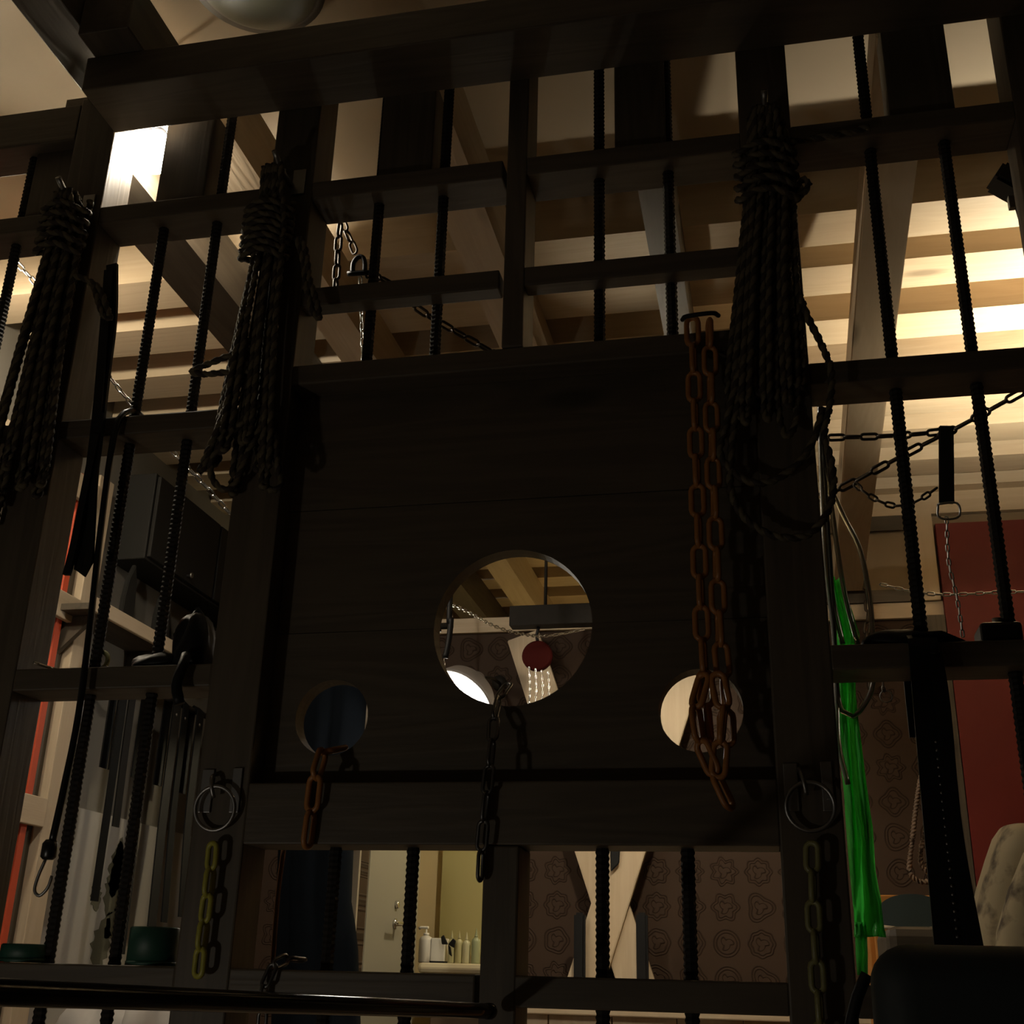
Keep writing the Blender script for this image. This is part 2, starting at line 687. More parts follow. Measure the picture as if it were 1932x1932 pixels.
# joists run across, carried by beams that run into the depth
for y0 in (0.815, 1.06, 1.345, 1.61, 1.87, 2.13, 2.40, 2.66, 2.95, 3.25, 3.55, 3.85):
    struct(box('joist', XL, XR, y0, y0 + .145, 2.70, ZC, pale_wood('X'), ceil))
for x0, x1, mt in ((-1.455, -1.32, dark_wood('Y')), (-1.15, -1.045, pale_wood('Y')), (-.68, -.573, pale_wood('Y')), (-.22, -.145, dark_wood('Y')), (1.22, 1.32, pale_wood('Y'))):
    struct(box('beam', x0, x1, .0995, YB, 2.55, 2.70, mt, ceil))

o = beam('brace', (.3255, .11, 2.636), (.3255, 2.70, 2.352), .107, .10, pale_wood('Y'), ceil, side=(1, 0, 0), bev=.003)
o['kind'] = 'structure'

# ================================================================== THE CAGE
cage = thing('cage_frame', 'dark stained timber cage wall with steel bars and a pillory board', 'cage', (-0.396, 0.045, 0))
P1, P2, P3, P4 = (-1.339, -1.25), (-.889, -.80), (.008, .097), (.467, .556)
BV = 0.003
for a, b in (P1, P2, P3, P4):
    box('post', a, b, 0, .089, 0, 2.60, dark_wood('Z'), cage, BV)
box('header', -1.248, 1.3, -.13, -.0005, 2.497, 2.577, dark_wood('X'), cage, BV)
box('header', XL + .01, P1[0] - .001, 0, .089, 2.497, 2.586, dark_wood('X'), cage, BV)
box('side_beam', -1.33, -1.235, -2.2, -.0, 2.602, 2.72, dark_wood('Y'), cage, BV)
box('corner_block', -1.234, -1.127, -.19, -.0, 2.578, 2.70, dark_wood('Y'), cage, BV)
# stub posts that carry the ceiling beams on the top rail
for x0, x1 in ((-1.445, -1.345), (-1.15, -1.045), (-.68, -.573), (-.22, -.125), (.27, .38)):
    box('stub_post', x0, x1, .03, .098, 2.318, 2.549, dark_wood('Z'), cage, BV)
segs = [(XL + .01, P1[0]), (P1[1], P2[0]), (P2[1], P3[0]), (P3[1], P4[0]), (P4[1], 1.3)]
E_ = -.0012
for i, (a, b) in enumerate(segs):
    a, b = a + E_, b - E_
    if i == 2:
        for c, d in ((a, -.4265 - E_), (-.3795 + E_, b)):
            box('rail', c, d, 0.001, .088, 2.279, 2.317, dark_wood('X'), cage, BV)
            box('rail', c, d, .002, .040, 2.041, 2.079, dark_wood('X'), cage, BV)
            box('rail', c, d, .001, .088, .863, .905, dark_wood('X'), cage, BV)
        box('rail', a, b, .001, .088, 1.878, 1.917, dark_wood('X'), cage, BV)
        box('rail', a, b, .0, .088, 1.083, 1.176, dark_wood('X'), cage, BV)
    else:
        box('rail', a, b, 0.001, .088, 2.279, 2.317, dark_wood('X'), cage, BV)
        box('rail', a, b, 0.001, .088, 1.804, 1.842, dark_wood('X'), cage, BV)
        box('rail', a, b, 0.001, .088, 1.333, 1.371, dark_wood('X'), cage, BV)
        box('rail', a, b, 0.001, .088, .863, .905, dark_wood('X'), cage, BV)
    box('rail', a, b, 0.001, .088, .12, .16, dark_wood('X'), cage, BV)
box('stile', -.417, -.379, .0, .089, 1.918, 2.60, dark_wood('Z'), cage, BV)
box('stile', -.419, -.366, .0, .089, .0, 1.082, dark_wood('Z'), cage, BV)
# pillory planks
HX, HZ, HR = -.396, 1.431, .131


def arc(cx, cz, r, a0, a1, n):
    return [(cx + r * math.cos(a0 + (a1 - a0) * i / n), cz + r * math.sin(a0 + (a1 - a0) * i / n)) for i in range(n + 1)]


def ring2(cx, cz, r, n=40):
    return [(cx + r * math.cos(2 * math.pi * i / n), cz + r * math.sin(2 * math.pi * i / n)) for i in range(n)]


xa, xb = P2[1] - .002, P3[0] + .002
g = .0008
prism('plank', [(xa, 1.177), (xb, 1.177), (xb, HZ - g)] + arc(HX, HZ, HR, 0, -math.pi, 32) + [(xa, HZ - g)],
      [ring2(-.692, 1.288, .062), ring2(-.0985, 1.288, .064)], .05, .087, dark_wood('X'), cage)
prism('plank', [(xa, HZ + g), (HX - HR, HZ + g)] + arc(HX, HZ, HR, math.pi, 0, 32)[1:] + [(xb, HZ + g), (xb, 1.652), (xa, 1.652)], [], .051, .087, dark_wood('X'), cage)
box('plank', xa, xb, .0505, .087, 1.6536, 1.8775, dark_wood('X'), cage)
# steel bars
for x in (-.678, -.55, -.251, -.124):
    ribbed_bar('bar', (x, .045, 1.885), (x, .045, 2.60), .0098, IRON, cage)
for x in (-.665, -.54, -.249, -.124):
    ribbed_bar('bar', (x, .045, .02), (x, .045, 1.10), .0098, IRON, cage)
for x in (.232, .356, -1.129, -1.014, -1.46, -1.60):
    ribbed_bar('bar', (x, .045, .02), (x, .045, 2.60), .0098, IRON, cage)

# ================================================================== LAMPS


def glow(name, col, s):
    return mat(name, col, 0.5, emit=s)


def sphere_prof(r, n=12):
    return [(r * math.sin(math.pi * i / n), -r * math.cos(math.pi * i / n)) for i in range(n + 1)]


def bulb_lamp(name, label, c, r, strength, col, top, fixture, group=None):
    c = Vector(c)
    t = thing(name, label, 'lamp', (c.x, c.y, top), group)
    lathe('bulb', sphere_prof(r, 7), c, glow(name + '_glow%d' % strength, col, strength), t, 12)
    lathe('socket', [(.017, r * .9), (.02, r * .9 + .01), (.02, r * .9 + .05), (.008, r * .9 + .06)], c, fixture, t, 16)
    if top - (c.z + r * .9 + .06) > .01:
        tube('cord', [(c.x, c.y, c.z + r * .9 + .055), (c.x, c.y, top)], .004, RUBBER, t, .05, 6)
    return t


gl = bulb_lamp('globe_lamp', 'glaring white globe bulb hanging behind the cage, upper left', PY(291, 287, .15), .048, BULB_STAIR, (1.0, .90, .74), ZC, RUBBER)
gc = PY(291, 287, .15)
lathe('cap', [(.004, .066), (.078, .040), (.080, .036), (.004, .060)], gc, RUBBER, gl, 28)


uc = Vector((.96, 1.44, 2.24))
ul = thing('floor_uplighter', 'black bowl uplighter on a tall stand beyond the right bars', 'lamp', (uc.x, uc.y, 0))
lathe('bulb', sphere_prof(.022, 7), uc, glow('uplighter_glow', WARM, BULB_RIGHT), ul, 12)
lathe('bowl', [(.080, .036), (.074, -.02), (.03, -.05), (.004, -.052), (.004, -.056), (.034, -.054), (.078, -.022), (.084, .036)], uc, RUBBER, ul, 32)
tube('stand', [uc + Vector((0, 0, -.054)), (uc.x, uc.y, .02)], .012, IRON, ul, .2, 10)
lathe('foot', [(.14, 0), (.14, .012), (.02, .022)], (uc.x, uc.y, 0), IRON, ul, 24)
lc = PY(-75, 515, .5)
ll = bulb_lamp('pendant_lamp', 'capped warm bulb near the left wall, just outside the view', lc, .045, BULB_LEFT, WARM, ZC, RUBBER)
lathe('cap', [(.004, .064), (.078, .040), (.080, .036), (.004, .058)], lc, RUBBER, ll, 28)  # cap added to keep this bulb's light off the ceiling
pc = Vector((-.33, 1.55, 2.10))
pl = thing('added_cross_spot', 'added black cone spotlight aimed at the cross, hidden behind the pillory board', 'lamp', (pc.x, pc.y, 2.70))  # unseen lamp, added to brighten the cross arms
pax = -(Vector((-.42, 2.66, 1.18)) - pc).normalized()
lathe('bulb', sphere_prof(.035, 7), pc, glow('cross_glow', WARM, BULB_CROSS), pl, 12)
lathe('shade', [(.088, -.115), (.06, .03), (.02, .08), (.02, .11), (.017, .11), (.017, .078), (.057, .027), (.085, -.115)], pc, RUBBER, pl, 28, axis=pax)
tube('cord', [pc + pax * .10, (pc.x, pc.y - .1, 2.4), (pc.x, pc.y - .1, 2.86)], .004, RUBBER, pl, .1, 6)
bb = bulb_lamp('ceiling_bulb', 'cream bulb hanging in the washroom', (-.72, 3.3, 2.02), .05, BULB_BATH, (1.0, .85, .55), 2.86, WHITEP)
lathe('cap', [(.004, .09), (.11, .030), (.112, .026), (.004, .084)], (-.72, 3.3, 2.02), WHITEP, bb, 28)  # added disc that stops the washroom light going upward
nb_ = bulb_lamp('floor_bulb', 'added fill bulb low on the floor in front of the cage', (-1.45, -1.55, .34), .04, BULB_FILL, (1.0, .93, .80), .34, RUBBER)  # unseen fill light, added for the timber fronts and undersides
lathe('base', [(.06, -.34), (.06, -.325), (.012, -.31), (.012, -.036)], (-1.45, -1.55, .34), RUBBER, nb_, 20)
# dome lamp seen through the head hole
dc = PY(868, 1320, 2.15)
dl = thing('dome_lamp', 'grey dome lamp with a bright white bulb seen through the large hole', 'lamp', dc)
ax = Vector((.30, .62, .70)).normalized()
lathe('shade', [(.135, -.02), (.128, .0), (.105, .055), (.05, .10), (.025, .112), (.025, .14), (.022, .14), (.022, .11), (.047, .096), (.101, .053), (.124, 0), (.131, -.02)], dc, mat('grey_enamel', (.30, .28, .27), .4), dl, 40, axis=ax)
lathe('bulb', sphere_prof(.060, 7), dc + ax * .02, glow('dome_glow', (1, .92, .78), BULB_DOME), dl, 14)
tube('arm', [dc + ax * .13, dc + ax * .20 + Vector((-.02, .15, 0)), Vector((dc.x + .0, YP - .003, dc.z + .2))], .006, IRON, dl, .03, 8)
lathe('wall_plate', [(.03, 0), (.03, .01), (.01, .014)], (dc.x, YP - .0005, dc.z + .2), IRON, dl, 16, axis=(0, -1, 0))
# round unlit ceiling fitting above the header
tag(lathe('ceiling_dish', [(.001, -.06), (.06, -.058), (.10, -.05), (.122, -.035), (.128, -.03), (.142, -.028), (.142, 0)], (-.965, -.015, ZC - .002), mat('greenish_glass', (.085, .085, .058), .4), None, 48), 'round unlit ceiling dish with a dark rim above the header', 'ceiling light')
dish = bpy.data.objects['ceiling_dish']
dish.data.materials.append(mat('dark_rim', (.05, .04, .03), .5))
for p in dish.data.polygons:
    if (Vector((p.center.x, p.center.y, 0)).length) > .124:
        p.material_index = 1

# the right part of the back wall goes up to the ceiling: tan boards in a pale frame
struct(box('wall_upper', .12, XR, YP, YP + .09, 2.2605, 2.6995, TANWALL))
struct(box('trim_2', .12, XR, YP - .03, YP - .001, 2.61, 2.6995, pale_wood('X')))
struct(box('trim_3', .58, .66, YP - .035, YP - .0205, 2.262, 2.609, pale_wood('Z')))
struct(box('trim_4', .12, .575, YP - .03, YP - .0205, 2.262, 2.31, dark_wood('X')))
struct(box('trim_5', .12, .575, YP - .03, YP - .0205, 2.55, 2.609, dark_wood('X')))
struct(box('trim_6', .60, .665, YP - .05, YP - .001, 0, 2.199, dark_wood('Z')))
struct(box('wall_red', .668, 1.15, YP - .05, YP - .0205, 0, 2.56, RED))
# low boarded bench front along the partition
bench = thing('bench_chest', 'long pale plank chest along the papered wall', 'chest', (-.3, 2.45, 0))
for i in range(9):
    x0 = -.92 + i * .2
    box('plank', x0 + .002, x0 + .198, 2.20, 2.225, .02, .80, pale_wood('Z'), bench, .002)
box('lid', -.93, .89, 2.18, 2.52, .8005, .835, pale_wood('X'), bench, .004)

# ================================================================== WASHROOM
struct(box('trim_7', DO0 - .075, DO0 - .001, YP - .02, YP + .095, 0, 1.93, mat('door_casing_paint', (.36, .31, .24), .6)))
struct(box('trim_8', DO1 - .05, DO1 - .001, YP + .0, YP + .09, 0, 1.859, mat('door_casing_paint', (.36, .31, .24), .6)))
struct(box('wall_washroom_left', -2.0, -1.95, YP + .1, YB - .061, 0, 2.199, BATHWALL))
struct(box('wall_washroom_back', -1.95, .0, YB - .06, YB - .001, 0, 2.199, BATHWALL))
struct(box('wall_washroom_right', -.05, .0, YP + .1, YB - .065, 0, 2.199, BATHWALL))
door = struct(box('door_1', -1.60, -1.562, YP + .11, 3.56, .01, 1.85, WHITE, None, .003))
lp = Vector((-1.562, 3.47, 1.10))
lathe('lock', [(.016, 0), (.016, .012), (.01, .014)], PX(747, 1707, -1.562), CHROME, door, 16, axis=(1, 0, 0))
hp = PX(744, 1743, -1.562)
lathe('handle_rose', [(.022, 0), (.022, .008), (.009, .010), (.009, .045)], hp, CHROME, door, 16, axis=(1, 0, 0))
tube('handle', [hp + Vector((.045, .01, 0)), hp + Vector((.047, -.05, 0)), hp + Vector((.045, -.115, 0))], .008, CHROME, door, .01, 8)
mir = box('mirror_cabinet', -1.61, -.7, YB - .09, YB - .0605, 1.0, 2.1, mat('greenish_cabinet_front', (.42, .38, .18), .35))
tag(mir, 'greenish mirror cabinet door on the washroom back wall', 'cabinet')
ctr = thing('wash_counter', 'cream rounded washroom counter carrying the bottles', 'counter', (-1.2, 3.85, 0))
box('worktop', -1.55, -.3, 3.55, YB - .061, .915, .958, mat('cream_counter', (.66, .58, .42), .3), ctr, .018)
box('cabinet_body', -1.50, -.3, 3.62, YB - .061, .0, .914, mat('brown_cabinet', (.16, .11, .07), .5), ctr, .004)


def bottle(name, label, px, w, h, col, pump=False, tip=False, rough=.35, group=None):
    Y = 3.66
    c = PY(px, 1812, Y)
    c.z = .9585
    r = w / 2
    t = thing(name, label, 'bottle', c, group)
    mt = mat('plastic_%02x%02x%02x' % tuple(int(v * 255) for v in col), col, rough)
    lathe('body', [(r * .92, 0), (r, .006), (r, h * .70), (r * .85, h * .78), (r * .38, h * .84), (r * .34, h * .86)], c, mt, t, 20)
    if pump:
        lathe('collar', [(r * .42, h * .845), (r * .42, h * .92), (r * .12, h * .93), (r * .12, h * 1.08)], c, WHITEP, t, 12)
        tube('spout', [c + Vector((r * .3, 0, h * 1.09)), c + Vector((-r * .9, -.003, h * 1.09)), c + Vector((-r * 1.1, -.003, h * 1.05))], .006, WHITEP, t, .006, 8)
    if tip:
        lathe('nozzle', [(r * .40, h * .85), (r * .36, h * .90), (r * .10, h * 1.10), (r * .05, h * 1.14)], c, mt, t, 12)
    return t


bottle('pump_bottle', 'white pump bottle at the left end of the washroom counter', 802, .062, .135, (.62, .60, .57), pump=True)
bottle('squeeze_bottle', 'pale squeeze bottle with pointed tip, nearest to the black bow', 851, .032, .12, (.52, .50, .30), tip=True)
bottle('squeeze_bottle', 'greenish squeeze bottle with pointed tip, second from the black bow', 865, .034, .12, (.50, .47, .27), tip=True)
bottle('squeeze_bottle', 'pale squeeze bottle with pointed tip, third from the black bow', 879, .036, .115, (.58, .56, .38), tip=True)
bottle('squeeze_bottle', 'greenish squeeze bottle with pointed tip, furthest from the black bow', 897, .040, .13, (.36, .40, .25), tip=True)
bc = PY(829, 1812, 3.68)
bx = thing('tissue_box', 'white tissue box beside the pump bottle', 'box', (bc.x, bc.y, .9585))
box('carton', bc.x - .032, bc.x + .032, bc.y - .04, bc.y + .04, .9586, 1.062, WHITEP, bx, .004)
box('base_band', bc.x - .034, bc.x + .034, bc.y - .042, bc.y + .042, .9585, .966, BLACK, bx, .001)
b2 = PY(845, 1782, 3.6)
bow = thing('hair_bow', 'small black bow leaning by the white tissue box', 'bow', b2)
for sgn, dz in ((-1, .012), (1, -.002)):
    slab('loop', [b2, b2 + Vector((sgn * .022, 0, .028 + dz)), b2 + Vector((sgn * .034, 0, .018 + dz)), b2 + Vector((sgn * .028, 0, -.012 + dz))], (0, 1, 0), .012, BLACK, bow, .002)
slab('tail', [b2, b2 + Vector((.012, 0, -.01)), b2 + Vector((.02, 0, -.05)), b2 + Vector((.006, 0, -.04))], (0, 1, 0), .008, BLACK, bow, .002)

# ================================================================== CROSS
cx = thing('diagonal_cross', 'pale pine X-shaped cross standing against the papered wall', 'cross', (-.6, 2.67, 0))
CY = 2.66
a0, a1 = PY(935, 1195, CY), PY(1063, 1600, CY)
dd = (a1 - a0).normalized()
nn = Vector((-dd.z, 0, dd.x)).normalized()
if nn.x < 0:
    nn = -nn
ctrx = PY(1153, 1708, CY)
cA = a0 + nn * .064
tt = (ctrx.z - cA.z) / dd.z
cA = cA + dd * tt             # board A centre at the crossing height
mid = Vector((ctrx.x, CY, ctrx.z))
for i, d_ in enumerate((dd, Vector((-dd.x, 0, dd.z)))):
    y = CY - .02 * i
    p0 = mid - d_ * 1.06 * (1 if d_.z < 0 else -1)
    p1 = mid + d_ * 1.16 * (1 if d_.z < 0 else -1)
    beam('arm', Vector((p0.x, y + i * .0, p0.z)), Vector((p1.x, y, p1.z)), .128, .036, pale_wood('Z'), cx, side=(1, 0, 0), bev=.003)
# bolted pads and straps on the cross
for px_, l in ((1094, 'left'), (1211, 'right')):
    q0, q1 = PY(px_, 1722, CY - .07), PY(px_ + (2 if l == 'left' else 1), 1850, CY - .07)
    beam('leg_pad', q0, Vector((q0.x, q0.y, .45)), .040, .03, BLACK, cx, side=(1, 0, 0), bev=.008)
q = PY(1160, 1612, CY - .06)
slab('wrist_strap', [q + Vector((-.018, 0, .12)), q + Vector((.025, 0, .12)), q + Vector((.015, 0, -.03)), q + Vector((-.015, 0, -.06))], (0, 1, 0), .012, BLACK, cx, .003)
# round red paddle and its chains hanging in front of the cross
rp = PY(1014, 1238, 2.35)
pad = thing('round_paddle', 'round dark red pad hanging in front of the pine cross', 'paddle', rp)
lathe('disc', [(.001, -.014), (.048, -.014), (.056, -.008), (.056, .008), (.048, .014), (.001, .014)], rp, MAROON, pad, 28, axis=(0, 1, 0))
tube('loop', [rp + Vector((0, 0, .055)), rp + Vector((-.004, 0, .08)), Vector((rp.x + .003, 2.35, PY(964, 1166, 2.35).z - .039))], .006, BLACK, pad, .01, 8)
for i in range(4):
    x = 998 + i * 12
    chain('x', '', [PY(x, 1258 + 3 * i, 2.335), PY(x + 2, 1300, 2.335), PY(x - 2, 1345 + 6 * i, 2.335)], .016, .008, .0016, CHROME, parent=pad)
# rail hung on rods behind the large hole
sr = thing('hanging_rail', 'dark rail hung on thin rods behind the large hole', 'rail', (-.6, 2.35, 2.3))
e0 = PY(964, 1166, 2.35)
box('rail', e0.x, .15, 2.32, 2.38, e0.z - .038, e0.z + .038, IRON, sr, .003)
for px_ in (1029, 1120):
    e1 = PY(px_, 1150, 2.35)
    tube('rod', [(e1.x, 2.35, e0.z + .03), (e1.x, 2.35, 2.69)], .006, IRON, sr, .1, 8)

# ================================================================== COAT BEHIND THE LEFT HOLE
CYY = 2.25
coat = thing('hanging_coat', 'long dark navy coat hanging behind the left hole', 'coat', PY(600, 1850, CYY))
prof = [(1265, 548, 690), (1300, 545, 692), (1400, 540, 684), (1500, 533, 672), (1600, 528, 665), (1700, 524, 661), (1740, 522, 668), (1790, 520, 674), (1860, 517, 676), (1960, 514, 680)]
vs, fs = [], []
K = 40
for r_, (yy, xl, xr) in enumerate(prof):
    l, r = PY(xl, yy, CYY), PY(xr, yy, CYY)
    for j in range(K):
        a = 2 * math.pi * j / K
        f = 1 + .10 * math.sin(7 * a + r_ * .15) + .05 * math.sin(13 * a + 1)
        c = (l + r) / 2
        hw = (r - l).x / 2
        px_ = c.x + hw * math.cos(a) * (1 if abs(math.cos(a)) > .95 else min(1.0, f))
        vs.append((px_, CYY + .10 * math.sin(a) * f, c.z))
for i in range(len(prof) - 1):
    for j in range(K):
        fs.append((i * K + j, i * K + (j + 1) % K, (i + 1) * K + (j + 1) % K, (i + 1) * K + j))
fs.append(tuple(range(K)))
fs.append(tuple((len(prof) - 1) * K + j for j in reversed(range(K))))
mesh_obj('cloth', vs, fs, NAVY, coat, True)
ht = PY(620, 1262, CYY)
ROD = ht.z + .1475
tube('hanger', [ht + Vector((-.12, 0, -.02)), ht + Vector((0, 0, .05)), ht + Vector((.12, 0, -.02))], .008, IRON, coat, .02, 8)
tube('hook', [ht + Vector((0, 0, .05)), ht + Vector((0, -.02, .13)), ht + Vector((0, -.01, .166)), ht + Vector((0, .012, .166)), ht + Vector((0, .022, .14))], .003, STEEL, coat, .01, 6)
cr = thing('coat_rod', 'dark rod carrying the navy coat', 'rod', (-1.9, CYY, ht.z + .13))
tube('rod', [(XL + .001, CYY, ROD - .0), (-1.1, CYY, ROD - .0)], .012, IRON, cr, .2, 10)
tube('hanger_rod', [(-1.15, CYY, ROD), (-1.15, CYY, 2.56)], .006, IRON, cr, .2, 8)

# ================================================================== ROPE HANKS ON THE POSTS
def rope_hook(x, label, z=2.335, plate=True):
    t = thing('rope_hook', label, 'hook', (x, -.012, z), 'steel hooks on the posts')
    box('plate', x + .004, x + .030, -.0035, -.0006, z - .045, z + .012, STEEL, t, .001)
    box('plate', x - .026, x - .012, -.0045, -.0006, z - .045, z + .018, STEEL, t, .001)
    tube('peg', [(x, -.001, z - .02), (x, -.05, z - .02), (x, -.085, z - .005)], .006, STEEL, t, .01, 8)
    return t


def hank(x, label, ztop, zwaist, zbot, top_w, waist_w, bot_w, shift, n, seed, extra=(), turns=5, rr=.0066):
    """hung coil of laid rope: loops over a peg, bound at the waist, spread at the foot"""
    rnd = random.Random(seed)
    t = thing('rope_hank', label, 'rope', (x, -.03, ztop), 'rope hanks hung on the posts')
    for i in range(n):
        u = -1 + 2 * (i + .5) / n
        y = -.016 - .013 * (i % 3)
        zb = zbot + rnd.uniform(0, .10)
        xt, xw = x + u * top_w, x + u * waist_w
        xb = x + shift + u * bot_w
        du = bot_w / n * rnd.uniform(.7, 1.2)
        zm = (zwaist + zb) / 2
        pts = [(xt, y - .02, ztop), (xw, y, zwaist), ((xw + xb) / 2 - du, y, zm), (xb - du, y, zb + .04), (xb, y - .004, zb), (xb + du, y, zb + .04), ((xw + xb) / 2 + du, y - .006, zm + .02), (xw + .012, y - .008, zwaist), (xt + .008, y - .02, ztop + .004)]
        rope('strand', pts, rr, t)
    # binding turns
    pts = []
    for k in range(turns * 10 + 1):
        a = 2 * math.pi * k / 10
        f = k / (turns * 10)
        pts.append((x + (waist_w + .016) * math.cos(a), -.034 + .027 * math.sin(a), zwaist + .065 - .12 * f + .006 * math.sin(3 * a)))
    rope('binding', pts, rr, t)
    for e in extra:
        rope('loop', [PY(px_, py_, -.035 + (dy[0] if dy else 0)) for px_, py_, *dy in e], rr, t)
    return t


rope_hook(-1.2945, 'steel rope hook on the leftmost post')
rope_hook(-.8445, 'steel rope hook on the post left of the pillory board')
rope_hook(.0525, 'steel rope hook on the post right of the pillory board')
hank(-1.300, 'dark two-tone rope hank hanging at the far left post', 2.315, 2.24, 1.63, .018, .032, .072, -.012, 11, 3,
     [[(140, 520), (165, 528), (188, 545), (200, 575), (208, 600), (196, 596), (186, 570), (178, 540)]])
hank(-.865, 'tan rope hank with loose loops, left of the pillory board', 2.315, 2.18, 1.66, .018, .030, .060, .0, 9, 5,
     [[(478, 655), (430, 672), (385, 690), (362, 701), (385, 706), (430, 702), (485, 700)],
      [(470, 640), (450, 700), (425, 770), (400, 840), (384, 885), (376, 893), (385, 870), (415, 800), (445, 730), (470, 680)],
      [(490, 760), (455, 800), (410, 850), (398, 880), (402, 905), (420, 923), (440, 917), (452, 895), (465, 860), (500, 790)],
      [(505, 780), (498, 850), (494, 890), (505, 918), (518, 925), (530, 912), (524, 880), (518, 820)],
      [(560, 450), (572, 490), (578, 540), (590, 585), (602, 600), (598, 570), (585, 530), (576, 470), (565, 450)]], turns=8)
hank(.048, 'dark rope hank with wide loops, right of the pillory board', 2.315, 2.19, 1.72, .022, .034, .060, -.022, 11, 9,
     [[(1430, 560), (1395, 700), (1365, 820), (1358, 850), (1372, 880), (1410, 908), (1455, 908), (1500, 880), (1530, 840), (1545, 800), (1552, 770)],
      [(1420, 600), (1392, 760), (1380, 860), (1378, 915), (1390, 955), (1420, 990), (1465, 1012), (1515, 1012), (1550, 985), (1572, 930), (1568, 870), (1555, 820), (1566, 760), (1568, 700), (1550, 650), (1525, 600), (1510, 560)],
      [(1470, 560), (1465, 680), (1470, 780), (1482, 822), (1500, 800), (1505, 720), (1500, 600)],
      [(1480, 268, .02), (1530, 262, .02), (1590, 252, .02), (1640, 240, .02)],
      [(1475, 375), (1505, 372, .0), (1518, 362), (1526, 348), (1518, 338), (1508, 346), (1510, 362), (1500, 378)]])

# ================================================================== RINGS ON THE POSTS
def ring_mount(x, label, z=1.185):
    t = thing('ring_mount', label, 'ring', (x, -.01, z), 'ring mounts on the posts')
    box('plate', x - .034, x - .014, -.004, -.0006, z - .055, z + .012, STEEL, t, .001)
    box('plate', x + .018, x + .034, -.004, -.0006, z - .055, z + .014, STEEL, t, .001)
    tube('staple', [(x - .012, -.002, z + .004), (x - .010, -.018, z - .004), (x - .006, -.022, z - .02), (x - .004, -.016, z - .034)], .0035, STEEL, t, .004, 8)
    pts = [Vector((x + .033 * math.cos(a), -.016 - .004 * math.sin(a), z - .050 + .033 * math.sin(a))) for a in [2 * math.pi * i / 36 for i in range(36)]]
    vs, fs = sweep(pts, lambda i, L: circ(.0032, 8), True)
    mesh_obj('ring', vs, fs, STEEL, t, True)
    return t


ring_mount(-.846, 'steel ring on plates holding the yellow chain')
ring_mount(.052, 'steel ring on plates holding the olive chain')

# ================================================================== CHAINS IN FRONT
def pp(lst, Y):
    return [PY(a[0], a[1], a[2] if len(a) > 2 else Y) for a in lst]


chain('plastic_chain', 'yellow plastic chain hanging from the left ring', pp([(402, 1590), (398, 1640), (388, 1720), (378, 1800), (371, 1868)], -.022), .047, .025, .0044, YELLOW, phase=.3)
chain('plastic_chain', 'olive plastic chain hanging from the right ring', pp([(1532, 1590), (1534, 1700), (1541, 1820), (1552, 1990)], -.022), .047, .025, .0044, OLIVE, phase=.2)
chain('plastic_chain', 'short orange plastic chain out of the small left hole', pp([(648, 1412, .06), (622, 1418, .03), (602, 1424, .0), (596, 1460, -.012), (588, 1530, -.012), (577, 1612, -.012)], -.012), .062, .030, .0047, ORANGE, phase=.25)
oc = chain('plastic_chain', 'long orange plastic chain in several strands over the small right hole', pp([(1306, 600), (1312, 800), (1318, 1000), (1325, 1200), (1334, 1330), (1342, 1420)], -.018), .060, .029, .0047, ORANGE, phase=.15)
chain('x', '', pp([(1338, 604), (1343, 800), (1350, 1000), (1358, 1200), (1368, 1300), (1372, 1400), (1365, 1460)], -.022), .060, .029, .0047, ORANGE, phase=1.3, parent=oc)
chain('x', '', pp([(1330, 1270), (1312, 1330), (1318, 1390), (1340, 1440), (1362, 1490), (1384, 1535)], -.040), .060, .029, .0047, ORANGE, phase=.6, parent=oc)
chain('x', '', pp([(1352, 1270), (1366, 1330), (1360, 1400), (1352, 1450), (1366, 1500)], -.046), .060, .029, .0047, ORANGE, phase=.1, parent=oc)
hk = thing('chain_hook', 'dark hook on the top rail of the pillory carrying the orange chain', 'hook', PY(1320, 600, -.01))
h0 = PY(1322, 612, -.001)
tube('peg', [h0 + Vector((-.03, .0, .012)), h0 + Vector((-.02, -.03, .0)), h0 + Vector((.02, -.03, .002)), h0 + Vector((.03, 0, .014))], .004, IRON, hk, .005, 8)
chain('steel_chain', 'grey steel chain hanging out of the large hole', pp([(960, 1290, .07), (945, 1312, .045), (934, 1332, .03), (929, 1400, .0), (918, 1500, -.014), (908, 1600, -.014), (904, 1690, -.014)], -.014), .048, .021, .0030, mat('grey_chain_steel', (.16, .155, .15), .42, 1.0), phase=.2)

# ================================================================== CHAINS BEHIND THE BARS
chain('iron_chain', 'dark iron chain hanging straight at the left end of the top opening', pp([(648, 392), (640, 440), (636, 500), (632, 560)], .12), .040, .019, .0031, BLACKCHAIN, phase=.15)
sh = thing('shackle', 'black shackle between the top rails of the pillory', 'shackle', PY(676, 500, .16))
chain('x', '', pp([(645, 415), (655, 440), (668, 470), (674, 486)], .16), .036, .019, .0026, BLACKCHAIN, phase=.5, parent=sh)
q = PY(677, 500, .16)
tube('bow', [q + Vector((-.012, 0, -.018)), q + Vector((-.012, 0, .004)), q + Vector((-.004, 0, .018)), q + Vector((.006, 0, .018)), q + Vector((.012, 0, .004)), q + Vector((.014, 0, -.018))], .0052, BLACK, sh, .004, 8)
tube('pin', [q + Vector((-.022, 0, -.018)), q + Vector((.026, 0, -.021))], .0055, BLACK, sh, .01, 8)
chain('iron_chain', 'dark iron chain sloping down right behind the top opening', pp([(690, 518, .16), (735, 532, .18), (785, 580, .22), (850, 620, .26), (912, 655, .30), (990, 700, .34)], .2), .036, .018, .0030, BLACKCHAIN, phase=.1)
